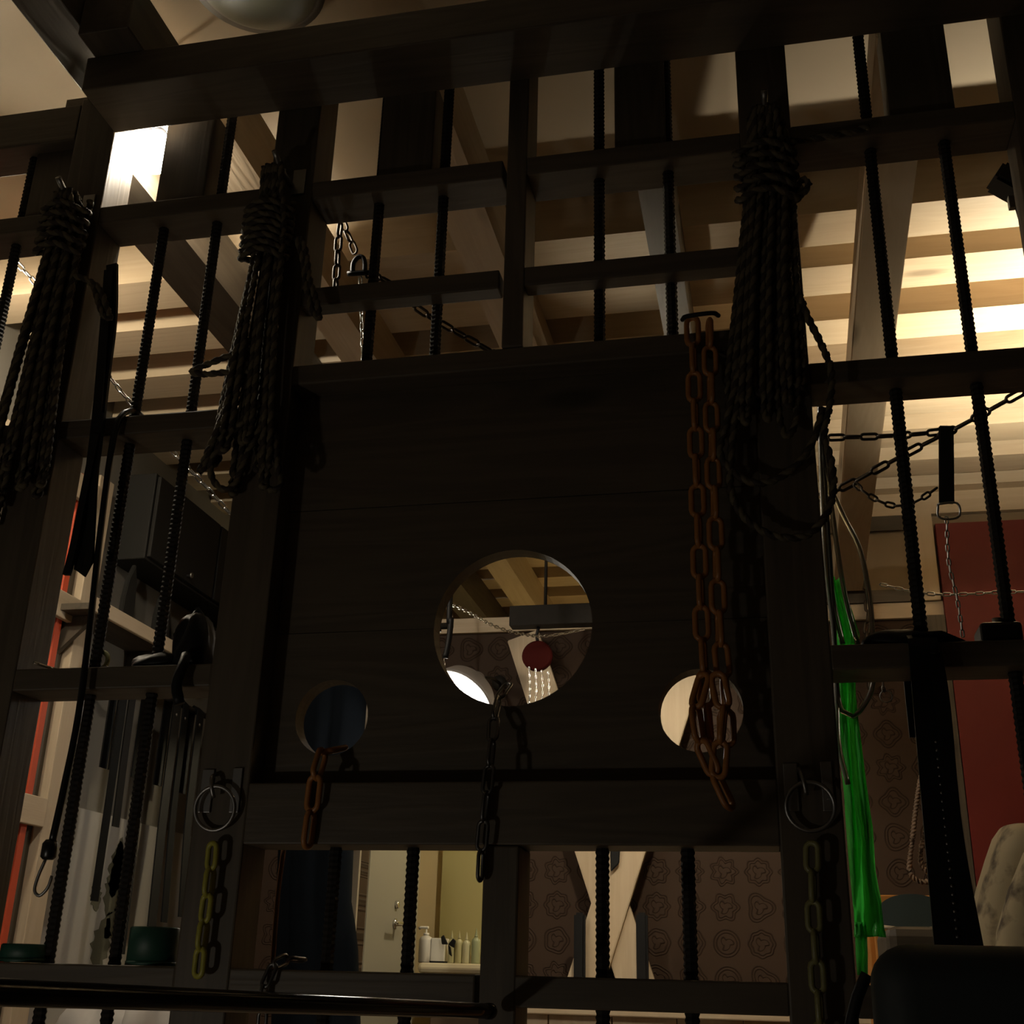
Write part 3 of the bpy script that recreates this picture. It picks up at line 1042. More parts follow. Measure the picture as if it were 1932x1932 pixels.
chain('silver_chain', 'short silver chain dangling above the pillory top rail', pp([(680, 522), (682, 580), (684, 640), (688, 730)], .165), .021, .010, .0015, CHROME, phase=.3)
chain('silver_chain', 'bright silver chain sloping down behind the left bars', pp([(180, 672, .10), (215, 722, .11), (270, 788, .115), (335, 862, .115), (390, 920, .115), (440, 975, .11), (490, 1025, .10)], .11), .024, .011, .0018, CHROME, phase=.4)
chain('silver_chain', 'pale steel chain under the joists at the far left edge', pp([(-20, 440), (15, 478), (50, 515), (90, 560)], .5), .040, .016, .0022, CHROME, phase=.3)
chain('iron_chain', 'dark chain running level behind the right bars to the black strap', pp([(1500, 832), (1560, 826), (1640, 824), (1720, 820), (1800, 812)], .35), .036, .016, .0029, BLACKCHAIN, phase=.15)
chain('iron_chain', 'dark chain sloping up across the right bars to the frame edge', pp([(1520, 948, .42), (1580, 925, .4), (1650, 888, .38), (1730, 845, .36), (1800, 810, .34), (1870, 772, .32), (1960, 722, .3)], .35), .040, .018, .0031, BLACKCHAIN, phase=.6)
chain('iron_chain', 'small dark chain sagging below the sloping chain', pp([(1612, 912), (1630, 928), (1660, 946), (1690, 955), (1725, 948), (1752, 932), (1778, 912)], .38), .022, .013, .0023, BLACKCHAIN, phase=.3)
st = thing('leather_strap', 'black buckled strap hanging from the sloping chain on the right', 'strap', PY(1786, 806, .33))
pts = [PY(1785, 804, .33), PY(1784, 870, .33), PY(1786, 950, .33)]
vs, fs = sweep(spline(pts, .01), lambda i, L: [(-.013, -.003), (.013, -.003), (.013, .003), (-.013, .003)])
beam('strap', pts[0], pts[2], .026, .008, BLACK, st, side=(1, 0, 0), bev=.002)
bq = PY(1789, 962, .325)
tube('buckle', [bq + Vector((-.016, 0, .012)), bq + Vector((-.018, 0, -.012)), bq + Vector((0, 0, -.018)), bq + Vector((.018, 0, -.012)), bq + Vector((.016, 0, .012)), bq + Vector((-.016, 0, .012))], .0022, STEEL, st, .005, 8)
chain('fine_chain', 'thin chain hanging from the buckle of the black strap', pp([(1786, 975), (1790, 1060), (1806, 1130), (1818, 1210)], .325), .016, .008, .0014, STEEL)
chain('fine_chain', 'thin chain strung level in front of the red panel', pp([(1660, 1102), (1730, 1118), (1800, 1122), (1880, 1118), (1950, 1116)], .60), .018, .009, .0014, CHROME)
chain('fine_chain', 'thin chain strung across inside the large hole', pp([(848, 1138, 1.5), (885, 1155, 1.65), (930, 1180, 1.85), (975, 1194, 2.0), (1030, 1200, 2.2), (1110, 1186, 2.31)], 1.6), .026, .012, .0020, CHROME, phase=.4)
chain('fine_chain', 'thin bright chain hanging at the left inside the large hole', pp([(852, 1160), (846, 1200), (838, 1250), (836, 1300)], 1.55), .018, .009, .0016, CHROME)
cf = thing('wrist_cuff', 'black cuff loop hanging at the left inside the large hole', 'cuff', PY(842, 1150, 1.5))
q = PY(838, 1155, 1.5)
tube('band', [q + Vector((.012, 0, .03)), q + Vector((-.014, 0, .012)), q + Vector((-.02, 0, -.03)), q + Vector((-.014, 0, -.06))], .009, BLACK, cf, .008, 8)
tube('strap', [Vector((q.x + .016, 1.5, 2.70)), q + Vector((.016, 0, .03)), q + Vector((.022, 0, -.02)), q + Vector((.018, 0, -.09)), q + Vector((.010, 0, -.14))], .009, BLACK, cf, .008, 8)
chain('fine_chain', 'silver bead chain hanging straight beside the centre stile', pp([(998, 1585), (994, 1700), (989, 1900)], .10), .009, .005, .0012, CHROME)
chain('iron_chain', 'dark chain draped over the lowest rail, left of the centre stile', pp([(575, 1812, .06), (545, 1808, .03), (515, 1822, -.006), (500, 1850, -.012), (497, 1900, -.012), (492, 1960, -.012)], 0), .040, .019, .0028, mat('grey_chain_steel', (.16, .155, .15), .42, 1.0), phase=.2)

# ================================================================== CORDS AND STRAPS IN FRONT, LEFT
bg = thing('bungee_cord', 'black bungee cord with steel hook looped over the left rail', 'cord', PY(255, 775, -.01))
tube('cord', pp([(268, 790, .10), (258, 777, .06), (243, 776, .01), (225, 790, -.012), (210, 850, -.016), (190, 1000, -.016), (170, 1180, -.018), (148, 1350, -.020), (120, 1490, -.022), (98, 1590, -.022)], 0), .0058, RUBBER, bg, .012, 10)
q = PY(95, 1592, -.022)
lathe('ferrule', [(.008, 0), (.012, -.006), (.012, -.026), (.008, -.03)], q + Vector((0, 0, .006)), RUBBER, bg, 14)
tube('hook', [q + Vector((-.004, 0, -.024)), q + Vector((-.012, 0, -.05)), q + Vector((-.014, 0, -.07)), q + Vector((-.004, 0, -.078)), q + Vector((.008, 0, -.066)), q + Vector((.012, 0, -.048))], .0026, STEEL, bg, .004, 8)
bl = thing('leather_belt', 'bundle of black leather belts hanging on the right side of the far left post', 'belt', PY(215, 510, -.01))
for i, (pts, wdt) in enumerate((([(212, 500), (210, 600), (198, 700), (186, 800), (176, 880)], .020), ([(206, 510), (196, 640), (184, 780), (170, 900), (160, 1000), (150, 1075)], .016), ([(190, 780), (178, 900), (172, 1000), (168, 1060), (158, 1082), (148, 1070)], .012), ([(182, 820), (160, 930), (140, 1030), (126, 1085)], .012))):
    P_ = pp(pts, -.012 - .006 * i)
    vs, fs = sweep(spline(P_, .012), lambda i_, L, w_=wdt: [(-w_ * .55, -.0035), (w_ * .55, -.0035), (w_ * .55, .0035), (-w_ * .55, .0035)])
    mesh_obj('belt_strap', vs, fs, BLACK, bl)
tag(tube('steel_pin', [PY(64, 1250, -.01), PY(104, 1263, .03)], .0028, CHROME, None, .01, 8), 'short bright steel pin on the left rail by the far left post', 'pin')
# black pole across the bottom, nearer to the viewer on the left
pole = thing('black_pole', 'glossy black pole crossing the lower left of the view', 'pole', PY(0, 1873, -.9))
e0, e1 = PY(-160, 1866, -.98), PY(925, 1908, -.03)
tube('shaft', [e0, e1], .0099, PIPE, pole, .05, 20)
lathe('end_cap', [(.0105, -.012), (.0108, 0), (.009, .004)], e1, RUBBER, pole, 16, axis=(e1 - e0))
# small round tubs on the lowest left rail
for nm, lb, xx, rr_, hh in (('tape_roll', 'dark green tub standing on the lowest rail, left of the yellow chain', 284, .038, .056), ('tape_roll', 'flat dark green roll on the lowest rail at the left frame edge', 46, .040, .027)):
    c = PY(xx, 1826, .045)
    c.z = .9055
    t = thing(nm, lb, 'tub', c)
    lathe('body', [(rr_, 0), (rr_, hh - .002), (rr_ - .002, hh), (rr_ * .55, hh), (rr_ * .5, hh - .004), (rr_ * .5, hh - .02)], c, DGREEN, t, 28)
    lathe('rim', [(rr_ + .0012, 0), (rr_ + .0012, .006), (rr_, .006)], c, DGREEN, t, 28)
# slim cane leaning behind the lower opening
tag(tube('cane', pp([(537, 1590), (524, 1690), (512, 1850)], .10), .0042, mat('brown_cane', (.16, .07, .025), .35), None, .02, 8), 'slim brown cane leaning behind the lower left opening', 'cane')

# ================================================================== LEFT WALL
WXL = XL + .004


def on_left(x, y, off=.0):
    return PX(x, y, XL + off)


scn = thing('slatted_screen', 'pale pine framed screen with a red slat on the left wall', 'screen', (XL + .02, 1.55, 0))
yA, yB_, yC, yD = on_left(50, 1510, .03).y, on_left(62, 1510, .03).y, on_left(80, 1510, .03).y, on_left(112, 1510, .03).y
box('slat', XL + .001, XL + .03, yA - .005, yB_ - .006, .05, 2.42, ORED, scn, .002)
box('panel', XL + .001, XL + .012, yB_ - .005, yC, .05, 2.42, dark_wood('Z'), scn)
box('stile', XL + .001, XL + .045, yC + .001, yD, .0, 2.45, pale_wood('Z'), scn, .003)
box('panel', XL + .001, XL + .02, yA - .5, yA - .006, .05, 2.42, dark_wood('Z'), scn)
for zz in (.55, 1.33, 1.96, 2.36):
    box('crosspiece', XL + .0305, XL + .05, yA - .5, yC, zz - .04, zz + .045, pale_wood('Y'), scn, .003)
# red board high on the left wall
tag(slab('red_board', [(XL + .001, .50, 1.75), (XL + .001, .92, 1.75), (XL + .001, .92, 2.50), (XL + .001, .50, 2.50)], (1, 0, 0), .02, RED), 'red board high on the left wall behind the far left post', 'board')
# shelf with pointed boards
sh0, sh1 = on_left(182, 1140, .16), on_left(332, 1232, .16)
shf = thing('wall_shelf', 'pine shelf on the left wall above the hanging straps', 'shelf', (XL + .08, 2.0, sh0.z))
box('board', XL + .001, XL + .155, sh0.y - .02, sh1.y, sh0.z - .02, sh0.z + .0, dark_wood('Y'), shf)
box('edge_strip', XL + .1555, XL + .170, sh0.y - .02, sh1.y, sh0.z - .028, sh0.z + .018, pale_wood('Y'), shf, .003)
for yy in (sh0.y + .05, sh1.y - .05):
    slab('bracket', [(XL + .001, yy, sh0.z - .021), (XL + .13, yy, sh0.z - .021), (XL + .001, yy, sh0.z - .15)], (0, 1, 0), .02, dark_wood('Z'), shf)
cab = thing('wall_cupboard', 'dark cupboard running along the top of the left wall', 'cupboard', (XL + .1, 2.2, 2.3))
c0 = on_left(230, 1025, .14)
box('body', XL + .001, XL + .14, 1.72, YP - .03, c0.z, 2.53, mat('black_painted_wood', (.020, .019, .017), .6, spec=.15), cab, .004)
for k in range(2):
    dr = box('door', XL + .1405, XL + .155, 1.73 + .5 * k, 2.215 + .5 * k - (.02 if k else 0), c0.z + .01, 2.52, mat('black_painted_wood', (.020, .019, .017), .6, spec=.15), cab, .003)
    lathe('knob', [(.004, 0), (.004, .012), (.010, .016), (.010, .022)], (XL + .155, 2.0 + .5 * k, c0.z + .03), STEEL, dr, 12, axis=(1, 0, 0))
LB = ['nearest to the far left post', 'in the middle', 'nearest to the second post']
for k, (tx, ty, by, hw) in enumerate(((246, 1060, 1165, 11), (309, 1098, 1205, 14), (368, 1140, 1245, 14))):
    tip = on_left(tx, ty, .09)
    b0, b1 = on_left(tx - hw - 8, by - 8, .09), on_left(tx + hw - 10, by + 8, .09)
    zb = sh0.z + .0005
    ya, yb = b0.y, b1.y
    ym = (ya + yb) / 2
    out = [(ya, zb), (ya, zb + (tip.z - zb) * .45), (ya + (ym - ya) * .35, zb + (tip.z - zb) * .75), (ym + .006, tip.z), (yb - (yb - ym) * .25, zb + (tip.z - zb) * .75), (yb, zb + (tip.z - zb) * .4), (yb, zb)]
    p = thing('pointed_board', 'dark pointed board standing on the pine shelf, ' + LB[k], 'board', (XL + .09, ym, zb), 'pointed boards on the pine shelf')
    slab('blade', [(XL + .08, a, b) for a, b in out], (1, 0, 0), .018, mat('black_painted_wood', (.020, .019, .017), .6, spec=.15), p, .003)
    box('foot', XL + .065, XL + .079, ya + .004, yb - .004, zb, zb + .02, mat('black_painted_wood', (.020, .019, .017), .6, spec=.15), p, .002)
# white board with leaf prints, lower on the wall
wb = thing('leaf_print_board', 'white board with grey-green leaf prints behind the hanging straps', 'picture', (XL + .01, 2.2, 1.0))
box('board', XL + .001, XL + .012, 1.66, YP - .01, .45, 1.38, mat('off_white_board', (.34, .32, .29), .7), wb)
LEAF = mat('leaf_print_green', (.085, .080, .050), .7)


def leaf(cy, cz, L_, W_, ang, k):
    out = []
    n = 14
    for i in range(n + 1):
        t_ = i / n
        out.append((t_ * L_, W_ * math.sin(math.pi * t_ ** .8) * (1 + .25 * math.sin(i * 2.2 + k))))
    for i in range(n - 1, 0, -1):
        t_ = i / n
        out.append((t_ * L_, -W_ * math.sin(math.pi * t_ ** .8) * (1 + .25 * math.sin(i * 2.6 + k))))
    ca, sa = math.cos(ang), math.sin(ang)
    slab('leaf', [(XL + .0122, cy + a * ca - b * sa, cz + a * sa + b * ca) for a, b in out], (1, 0, 0), .0012, LEAF, wb)


for k, (lx, ly, L_, W_, an) in enumerate(((214, 1665, .20, .05, 1.5), (204, 1700, .20, .055, 1.25), (226, 1650, .17, .045, 1.75), (182, 1800, .19, .055, 1.35), (200, 1740, .14, .035, .9), (186, 1690, .12, .03, 1.9))):
    q = on_left(lx, ly, .012)
    leaf(q.y, q.z - .05, L_, W_, an, k)
# rail with hanging straps under the shelf
hr = thing('strap_rail', 'dark rod under the pine shelf carrying the straps', 'rod', (XL + .1, 2.1, 1.93))
RZ = sh0.z - .16
tube('rod', [(XL + .11, 1.62, RZ), (XL + .11, 2.70, RZ)], .010, IRON, hr, .2, 10)
for yy in (1.65, 2.66):
    tube('bracket', [(XL + .001, yy, RZ + .001), (XL + .11, yy, RZ)], .008, IRON, hr, .1, 8)
ORD = ['first', 'second', 'third', 'fourth', 'fifth', 'sixth', 'seventh']
GRY = mat('grey_strap_leather', (.007, .0075, .008), .6, spec=.15)
for k, (bx_, by, wd) in enumerate(((166, 1700, .040), (204, 1560, .040), (214, 1800, .03), (262, 1812, .055), (290, 1740, .040), (322, 1730, .050), (352, 1780, .045))):
    q = on_left(bx_, by, .11)
    p = thing('hanging_strap', 'long dark strap under the pine shelf, %s counted from the far left post' % ORD[k], 'strap', (XL + .11, q.y, RZ), 'straps under the pine shelf')
    xo = XL + .11
    pts = [Vector((xo - .016, q.y, RZ - .30)), Vector((xo - .015, q.y, RZ)), Vector((xo, q.y, RZ + .0145)), Vector((xo + .015, q.y, RZ)), Vector((xo + .016, q.y + .004, (RZ + q.z) / 2)), Vector((xo + .018 + .004 * k, q.y + .002, q.z))]
    path = spline(pts, .02)
    vs, fs = [], []
    for a in path:
        for yo, xo2 in ((-wd / 2, 0), (wd / 2, 0)):
            vs.append(a + Vector((0, yo, 0)))
    n = len(path)
    for i in range(n - 1):
        fs.append((2 * i, 2 * i + 1, 2 * i + 3, 2 * i + 2))
    o = mesh_obj('strap', vs, fs, BLACK if k % 2 else GRY, p)
    md = o.modifiers.new('thickness', 'SOLIDIFY')
    md.thickness = .005
    lathe('rivet', [(.006, 0), (.006, .002), (.003, .004)], (xo + .019, q.y, RZ - .05), STEEL, p, 10, axis=(1, 0, 0))
# yellow ring and leather cap on the left rail
yr = PY(186, 1244, .05)
yr.z = 1.372
t = thing('yellow_collar', 'small olive-yellow loop standing on the left rail', 'loop', yr)
tube('band', [yr + Vector((.018 * math.cos(a) , .004 * math.sin(a), .0205 + .019 * math.sin(a))) for a in [2 * math.pi * i / 20 for i in range(20)]], .0042, mat('olive_yellow_webbing', (.20, .19, .06), .7), t, .004, 8, closed=True)
box('clasp', yr.x + .012, yr.x + .022, yr.y - .006, yr.y + .006, yr.z + .0, yr.z + .012, STEEL, t, .001)
cc = PY(332, 1262, .045)
t = thing('leather_hood', 'crumpled black leather hood lying on the left rail by the second post', 'hood', (cc.x, .045, 1.3715))


def lump(name, c, rx, ry, rz, material, parent, seed, amp=.12, k=20, n=12, flat=True):
    rnd = random.Random(seed)
    ph = [rnd.uniform(0, 6.28) for _ in range(6)]
    vs, fs = [], []
    for i in range(n + 1):
        th = math.pi * i / n
        for j in range(k):
            a = 2 * math.pi * j / k
            f = 1 + amp * (math.sin(3 * a + ph[0]) * math.sin(2 * th + ph[1]) + .6 * math.sin(5 * a + ph[2]) * math.sin(3 * th + ph[3]))
            z = -math.cos(th) * rz * f
            if flat:
                z = max(z, -rz * .35)
            vs.append((c[0] + rx * math.sin(th) * math.cos(a) * f, c[1] + ry * math.sin(th) * math.sin(a) * f, c[2] + z + (rz * .35 if flat else 0)))
    for i in range(n):
        for j in range(k):
            fs.append((i * k + j, i * k + (j + 1) % k, (i + 1) * k + (j + 1) % k, (i + 1) * k + j))
    return mesh_obj(name, vs, fs, material, parent, True)


lump('crown', (cc.x + .028, .045, 1.3715), .034, .036, .075, BLACK, t, 4, .16)
lump('flap', (cc.x - .03, .045, 1.3715), .050, .036, .022, BLACK, t, 8, .14)
tube('tie', [Vector((cc.x + .04, .0, 1.385)), Vector((cc.x + .045, -.018, 1.36)), Vector((cc.x + .04, -.02, 1.33)), Vector((cc.x + .05, -.02, 1.30))], .009, BLACK, t, .008, 8)
# folded white cloth low behind the pole
wq = PY(290, 1925, 1.3)
t = thing('white_cloth', 'crumpled white cloth on a low stool behind the black pole', 'cloth', (wq.x, 1.3, .70))
lump('fold', (wq.x, 1.3, .701), .085, .08, .13, mat('white_linen', (.60, .56, .52), .8), t, 21, .18, 28, 16)
lump('fold', (wq.x - .16, 1.33, .701), .10, .09, .10, mat('white_linen', (.60, .56, .52), .8), t, 22, .2, 28, 16)
t = thing('low_stool', 'low dark stool under the white cloth', 'stool', (wq.x - .08, 1.3, 0))
box('seat', wq.x - .32, wq.x + .12, 1.16, 1.48, .665, .70, dark_wood('X'), t, .004)
for ax_ in (-.29, .09):
    for ay in (1.19, 1.45):
        box('leg', wq.x + ax_ - .02, wq.x + ax_ + .02, ay - .02, ay + .02, 0, .6645, dark_wood('Z'), t, .003)

# ================================================================== RIGHT SIDE
# padded chair back close to the viewer
ch = thing('padded_chair', 'dark teal padded chair back in the lower right foreground', 'chair', (.33, -.48, 0))
cb_ = box('backrest', .083, .62, -.55, -.45, .56, .940, TEALDARK, ch, .036)
for p in cb_.data.polygons:
    p.use_smooth = True
box('seat', .09, .61, -1.0, -.56, .40, .48, TEALDARK, ch, .03)
for lx in (.12, .58):
    tube('leg', [(lx, -.46, .60), (lx, -.455, .40), (lx, -.44, .0)], .013, IRON, ch, .05, 10)
    tube('leg', [(lx, -.97, .41), (lx, -.98, .0)], .013, IRON, ch, .05, 10)
tube('side_strap', pp([(1636, 1838), (1618, 1880), (1604, 1940), (1598, 1990)], -.44), .006, BLACK, ch, .01, 8)
# leather straps hung over the right rail
def ribbon(name, pts, wd, th, material, parent, side=(1, 0, 0)):
    path = spline(pts, .015)
    s_ = Vector(side)
    vs, fs = [], []
    n = len(path)
    for i, a in enumerate(path):
        t_ = (path[min(i + 1, n - 1)] - path[max(0, i - 1)]).normalized()
        sd = (s_ - t_ * s_.dot(t_)).normalized()
        nn_ = t_.cross(sd)
        for u, v in ((-1, -1), (1, -1), (1, 1), (-1, 1)):
            vs.append(a + sd * u * wd / 2 + nn_ * v * th / 2)
    for i in range(n - 1):
        for j in range(4):
            fs.append((i * 4 + j, i * 4 + (j + 1) % 4, (i + 1) * 4 + (j + 1) % 4, (i + 1) * 4 + j))
    fs.append((3, 2, 1, 0))
    fs.append(tuple((n - 1) * 4 + j for j in range(4)))
    return mesh_obj(name, vs, fs, material, parent)


sb = thing('studded_belt', 'wide black belt with a row of small studs hanging from the right rail', 'belt', PY(1738, 1195, -.01))
x0 = PY(1741, 1206, -.01).x
ribbon('belt', [Vector((x0, .096, 1.25)), Vector((x0, .096, 1.372)), Vector((x0, .045, 1.380)), Vector((x0, -.006, 1.372)), PY(1748, 1300, -.012), PY(1768, 1520, -.014), PY(1792, 1778, -.016), PY(1806, 1900, -.016)], .040, .006, BLACK, sb)
studs = []
for k in range(24):
    q = PY(1766 + k * 1.75, 1400 + k * 16, -.021)
    lathe('stud', [(.0022, 0), (.0022, .001), (.001, .0018)], q, STEEL, sb, 8, axis=(0, -1, 0))
nb = thing('narrow_belt', 'narrow black belt splaying out right of the studded belt', 'belt', PY(1775, 1290, -.02))
ribbon('belt', [PY(1762, 1230, -.022), PY(1778, 1330, -.024), PY(1800, 1560, -.026), PY(1838, 1778, -.026), PY(1860, 1880, -.026)], .021, .005, BLACK, nb)
tube('keeper', [PY(1752, 1232, -.022), PY(1772, 1232, -.028)], .004, BLACK, nb, .01, 6)
t = thing('peaked_hat', 'black peaked leather hat lying on the right rail', 'hat', (PY(1690, 1200, .045).x, .045, 1.3715))
cxp = PY(1688, 1200, .045).x
lump('crown', (cxp, .045, 1.3715), .050, .04, .022, BLACK, t, 31, .06)
slab('peak', [(cxp + .02, .0, 1.386), (cxp + .06, -.01, 1.384), (cxp + .10, .02, 1.374), (cxp + .10, .07, 1.374), (cxp + .05, .085, 1.384), (cxp + .02, .08, 1.386)], (0, 0, -1), .003, BLACK, t)
q = PY(1884, 1195, .045)
t = thing('black_clamp', 'black block clamp on the right rail at the right frame edge', 'clamp', (q.x, .045, 1.3715))
box('block', q.x - .03, q.x + .028, .012, .078, 1.3715, 1.402, RUBBER, t, .006)
tube('screw', [(q.x, .045, 1.40), (q.x, .045, 1.415)], .007, STEEL, t, .01, 10)
# green film strip
gf = thing('green_film_strip', 'crinkled green plastic film hanging behind the right bars', 'plastic film', PY(1600, 1100, .20))
edge = [(1090, 1560, 1586), (1150, 1566, 1602), (1200, 1571, 1620), (1285, 1577, 1614), (1340, 1581, 1616), (1400, 1585, 1624), (1480, 1592, 1634), (1560, 1598, 1646), (1640, 1604, 1652), (1700, 1609, 1664), (1750, 1612, 1668), (1768, 1613, 1672)]
vs, fs = [], []
KX, rows = 16, []
for i in range(len(edge) - 1):
    for k in range(6):
        f = k / 6
        rows.append(tuple(edge[i][m_] * (1 - f) + edge[i + 1][m_] * f for m_ in range(3)))
rows.append(edge[-1])
for i, (yy, xl_, xr_) in enumerate(rows):
    for j in range(KX + 1):
        f = j / KX
        dy = .012 * math.sin(f * 11 + i * .06) + .006 * math.sin(f * 23 + i * .31) + .008 * math.sin(i * .23 + f * 3)
        vs.append(PY(xl_ + (xr_ - xl_) * f, yy, .20) + Vector((0, dy, 0)))
for i in range(len(rows) - 1):
    for j in range(KX):
        fs.append((i * (KX + 1) + j, i * (KX + 1) + j + 1, (i + 1) * (KX + 1) + j + 1, (i + 1) * (KX + 1) + j))
o = mesh_obj('film', vs, fs, GREEN, gf, True)
md = o.modifiers.new('thickness', 'SOLIDIFY')
md.thickness = .0012
vs, fs = [], []
rws = [(1740, 1612, 1634), (1770, 1614, 1636), (1800, 1616, 1637), (1840, 1619, 1637)]
for i, (yy, xl_, xr_) in enumerate(rws):
    for j in range(6):
        vs.append(PY(xl_ + (xr_ - xl_) * j / 5, yy, .192) + Vector((0, .005 * math.sin(j * 1.7 + i), 0)))
for i in range(len(rws) - 1):
    for j in range(5):
        fs.append((i * 6 + j, i * 6 + j + 1, (i + 1) * 6 + j + 1, (i + 1) * 6 + j))
o = mesh_obj('tail', vs, fs, GREEN, gf, True)
md = o.modifiers.new('thickness', 'SOLIDIFY')
md.thickness = .0012
# clear tubing hung over the same nail
ct = thing('clear_tubing', 'coil of clear plastic tubing hanging beside the right-hand rope', 'tubing', PY(1556, 800, .15))
for pts in ([(1546, 742), (1552, 850), (1562, 1000), (1570, 1120), (1590, 1215)],
            [(1546, 742), (1558, 860), (1575, 1000), (1592, 1110), (1618, 1215)],
            [(1546, 742), (1556, 880), (1585, 960), (1620, 1030), (1638, 1110), (1647, 1200), (1648, 1285), (1632, 1328), (1610, 1352), (1590, 1342), (1579, 1300), (1574, 1200), (1566, 1060), (1552, 860)],
            [(1546, 742), (1550, 900), (1558, 1060), (1572, 1180), (1578, 1285), (1582, 1400), (1600, 1480)]):
    tube('hose', pp(pts, .15), .0042, CLEAR, ct, .012, 10)
tag(tube('nail', [PY(1543, 742, .088), PY(1543, 740, .16)], .003, STEEL, None, .02, 8), 'steel nail in the post holding the clear tubing', 'nail')
t = thing('key_ring', 'small steel ring on a fine chain beside the clear tubing', 'ring', PY(1672, 1290, .2))
chain('x', '', [Vector((PY(1668, 1290, .085).x, .0885, 1.345))] + pp([(1666, 1292), (1668, 1306)], .1), .012, .006, .0012, STEEL, parent=t)
q = PY(1672, 1314, .1)
pts = [q + Vector((.009 * math.cos(a), 0, .009 * math.sin(a))) for a in [2 * math.pi * i / 24 for i in range(24)]]
vs, fs = sweep(pts, lambda i, L: circ(.001, 6), True)
mesh_obj('ring', vs, fs, STEEL, t, True)
chain('iron_chain', 'black chain hanging on the papered wall beside the clear tubing', pp([(1632, 1092), (1638, 1150), (1634, 1215), (1640, 1300)], 2.70), .055, .03, .006, BLACKCHAIN)
# coiled cord, teal cushion, orange board and bolster beyond the bars
t = thing('coiled_cord', 'tan braided cord coil hanging behind the studded belt', 'cord', PY(1745, 1560, 1.0))
rope('coil', pp([(1760, 1380), (1735, 1480), (1722, 1580), (1716, 1640), (1726, 1658), (1745, 1664), (1765, 1650), (1778, 1560), (1780, 1400)], 1.6), .008, t, .02, [TANCORD, TANCORD])
rope('coil', pp([(1768, 1380), (1748, 1560), (1738, 1600), (1738, 1630), (1750, 1645), (1768, 1640), (1782, 1580), (1786, 1400)], 1.62), .008, t, .02, [TANCORD, TANCORD])
tube('peg', [PY(1772, 1375, 1.62), PY(1772, 1372, 1.55)], .008, IRON, t, .02, 8)
t2 = thing('cord_stand', 'slim dark stand carrying the tan cord coil', 'stand', (PY(1772, 1378, 1.66).x, 1.66, 0))
zt = PY(1772, 1370, 1.66).z
tube('pole', [(PY(1772, 1378, 1.66).x, 1.66, .02), (PY(1772, 1378, 1.66).x, 1.66, zt + .03)], .012, IRON, t2, .2, 10)
lathe('foot', [(.14, 0), (.14, .012), (.02, .02)], (PY(1772, 1378, 1.66).x, 1.66, 0), IRON, t2, 24)
a_, b_ = PY(1668, 1752, 1.25), PY(1772, 1690, 1.25)
oz0, oz1 = a_.z, b_.z
cxm = (PY(1718, 1720, 1.25)).x
hwid = (b_.x - a_.x) * .62
t = thing('orange_crate', 'orange panel crate behind the rounded teal cushion', 'crate', (cxm, 1.4, 0))
box('panel', cxm - hwid, cxm + hwid, 1.30, 1.33, .02, oz1 + .004, ORANGEB, t, .003)
for sx in (-1, 1):
    box('side', cxm + sx * hwid - .012, cxm + sx * hwid + .012, 1.331, 1.50, .0, oz1, ORANGEB, t, .003)
t = thing('round_back_stool', 'rounded teal cushion seat with pale piping in front of the orange crate', 'stool', (cxm, 1.2, 0))
out = [(cxm - hwid, oz0)] + [(cxm + hwid * 1.0 * math.cos(a), oz0 + .02 + (oz1 - oz0 - .02) * math.sin(a) ** .8) for a in [math.pi - math.pi * i / 20 for i in range(21)]] + [(cxm + hwid, oz0)]
prism('cushion_back', out, [], 1.20, 1.26, TEAL, t)
tube('piping', [(cxm - hwid, 1.198, oz0 + .002), (cxm, 1.19, oz0 - .004), (cxm + hwid, 1.198, oz0 + .004)], .0045, mat('pale_piping', (.60, .50, .36), .6), t, .02, 8)
box('seat', cxm - hwid, cxm + hwid, .98, 1.27, oz0 - .10, oz0 - .006, dark_wood('X'), t, .02)
for sx in (-1, 1):
    for yy in (1.02, 1.23):
        box('leg', cxm + sx * (hwid - .03) - .015, cxm + sx * (hwid - .03) + .015, yy - .015, yy + .015, 0, oz0 - .101, dark_wood('Z'), t, .003)
# mottled cream bolsters
MOT = mat('mottled_cream_cloth', (.30, .24, .14), .85, noise=.0)
nt = MOT.node_tree
tcn = nt.nodes.new('ShaderNodeTexCoord')
nz = nt.nodes.new('ShaderNodeTexNoise')
nz.inputs['Scale'].default_value = 14
nz.inputs['Detail'].default_value = 5
cr_ = nt.nodes.new('ShaderNodeValToRGB')
cr_.color_ramp.elements[0].position = .36
cr_.color_ramp.elements[0].color = (.07, .05, .03, 1)
cr_.color_ramp.elements[1].position = .48
cr_.color_ramp.elements[1].color = (.34, .27, .16, 1)
nt.links.new(tcn.outputs['Object'], nz.inputs['Vector'])
nt.links.new(nz.outputs['Fac'], cr_.inputs[0])
nt.links.new(cr_.outputs[0], nt.nodes['Principled BSDF'].inputs['Base Color'])
BYY = .75
bo = thing('bolster', 'mottled cream bolster standing behind the right bars', 'bolster', PY(1890, 1900, BYY))


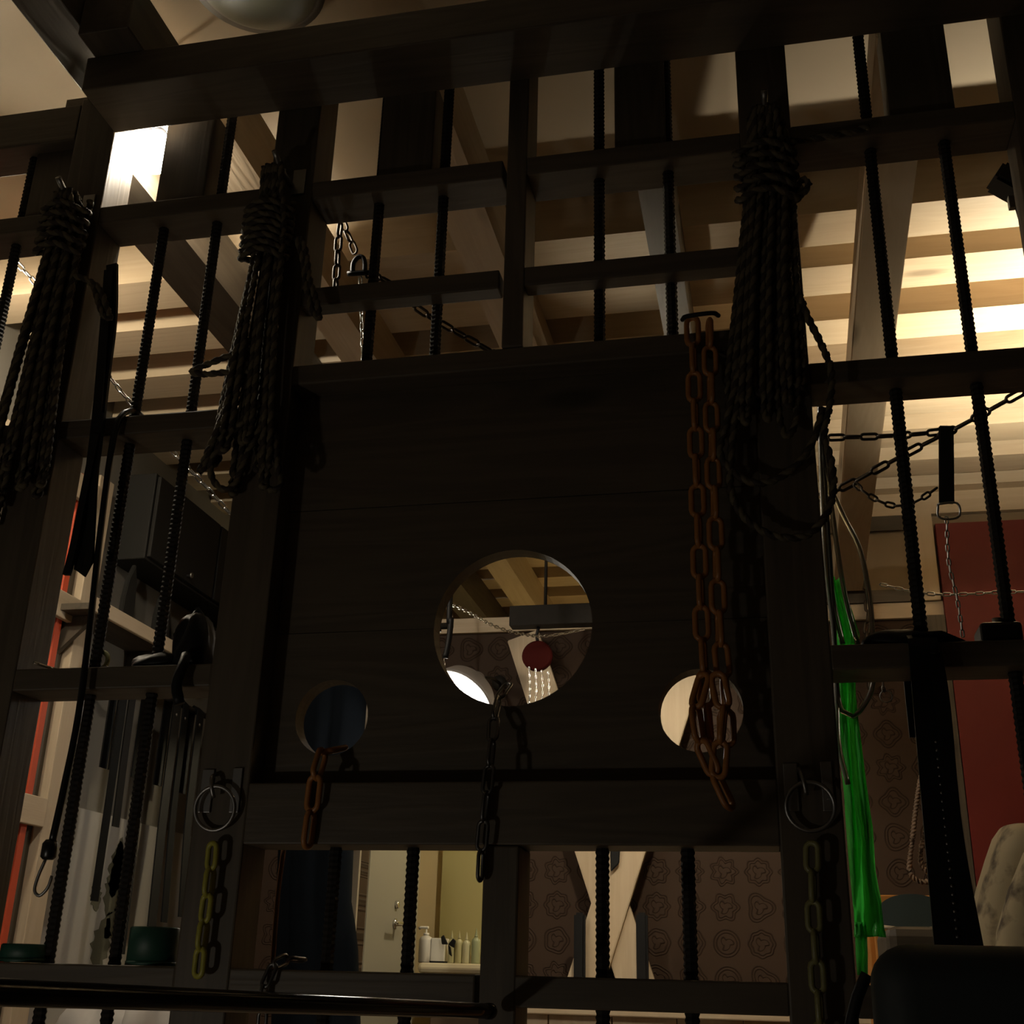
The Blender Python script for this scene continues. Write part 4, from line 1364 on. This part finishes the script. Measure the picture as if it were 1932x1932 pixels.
def upright(name, prof_px, depth, parent, material, Y):
    vs, fs = [], []
    K_ = 24
    for (yy, xl_, xr_) in prof_px:
        l, r = PY(xl_, yy, Y), PY(xr_, yy, Y)
        c = (l + r) / 2
        hw = (r - l).x / 2
        for j in range(K_):
            a = 2 * math.pi * j / K_
            vs.append((c.x + hw * math.copysign(abs(math.cos(a)) ** .7, math.cos(a)), Y + depth * math.copysign(abs(math.sin(a)) ** .7, math.sin(a)) * min(1, hw / .05), c.z))
    n_ = len(prof_px)
    for i in range(n_ - 1):
        for j in range(K_):
            fs.append((i * K_ + j, i * K_ + (j + 1) % K_, (i + 1) * K_ + (j + 1) % K_, (i + 1) * K_ + j))
    fs.append(tuple(range(K_ - 1, -1, -1)))
    fs.append(tuple((n_ - 1) * K_ + j for j in range(K_)))
    o = mesh_obj(name, vs, fs, material, parent, True)
    bm = bmesh.new()
    bm.from_mesh(o.data)
    bmesh.ops.recalc_face_normals(bm, faces=bm.faces)
    bm.to_mesh(o.data)
    bm.free()
    return o


upright('pad', [(1557, 1905, 1940), (1562, 1888, 1960), (1580, 1876, 1985), (1620, 1862, 2000), (1680, 1844, 2010), (1740, 1832, 2012), (1800, 1826, 2014), (1960, 1818, 2018), (3300, 1830, 2030)], .10, bo, MOT, BYY)
upright('pad', [(1590, 1945, 1985), (1610, 1930, 2010), (1680, 1902, 2030), (1760, 1880, 2040), (1960, 1868, 2050), (3200, 1875, 2055)], .05, bo, MOT, BYY - .10)
# small spotlight at the upper right
q = PY(1912, 345, .16)
t = thing('spotlight', 'small black spotlight with a cable at the upper right edge', 'spotlight', q)
beam('housing', q + Vector((-.03, 0, .02)), q + Vector((.045, .02, -.03)), .05, .045, RUBBER, t, bev=.006)
box('bracket', q.x - .014, q.x - .002, q.y - .006, q.y + .006, q.z - .055, q.z - .03, mat('grey_bracket', (.30, .28, .22), .5), t, .001)
tube('cable', pp([(1918, 392), (1926, 420), (1938, 450), (1944, 520), (1940, 620), (1950, 660)], .16), .003, RUBBER, t, .01, 8)
tube('arm', [q + Vector((.04, .0, -.02)), Vector((.52, .12, q.z - .03)), Vector((.52, .0955, q.z - .03))], .006, RUBBER, t, .02, 8)
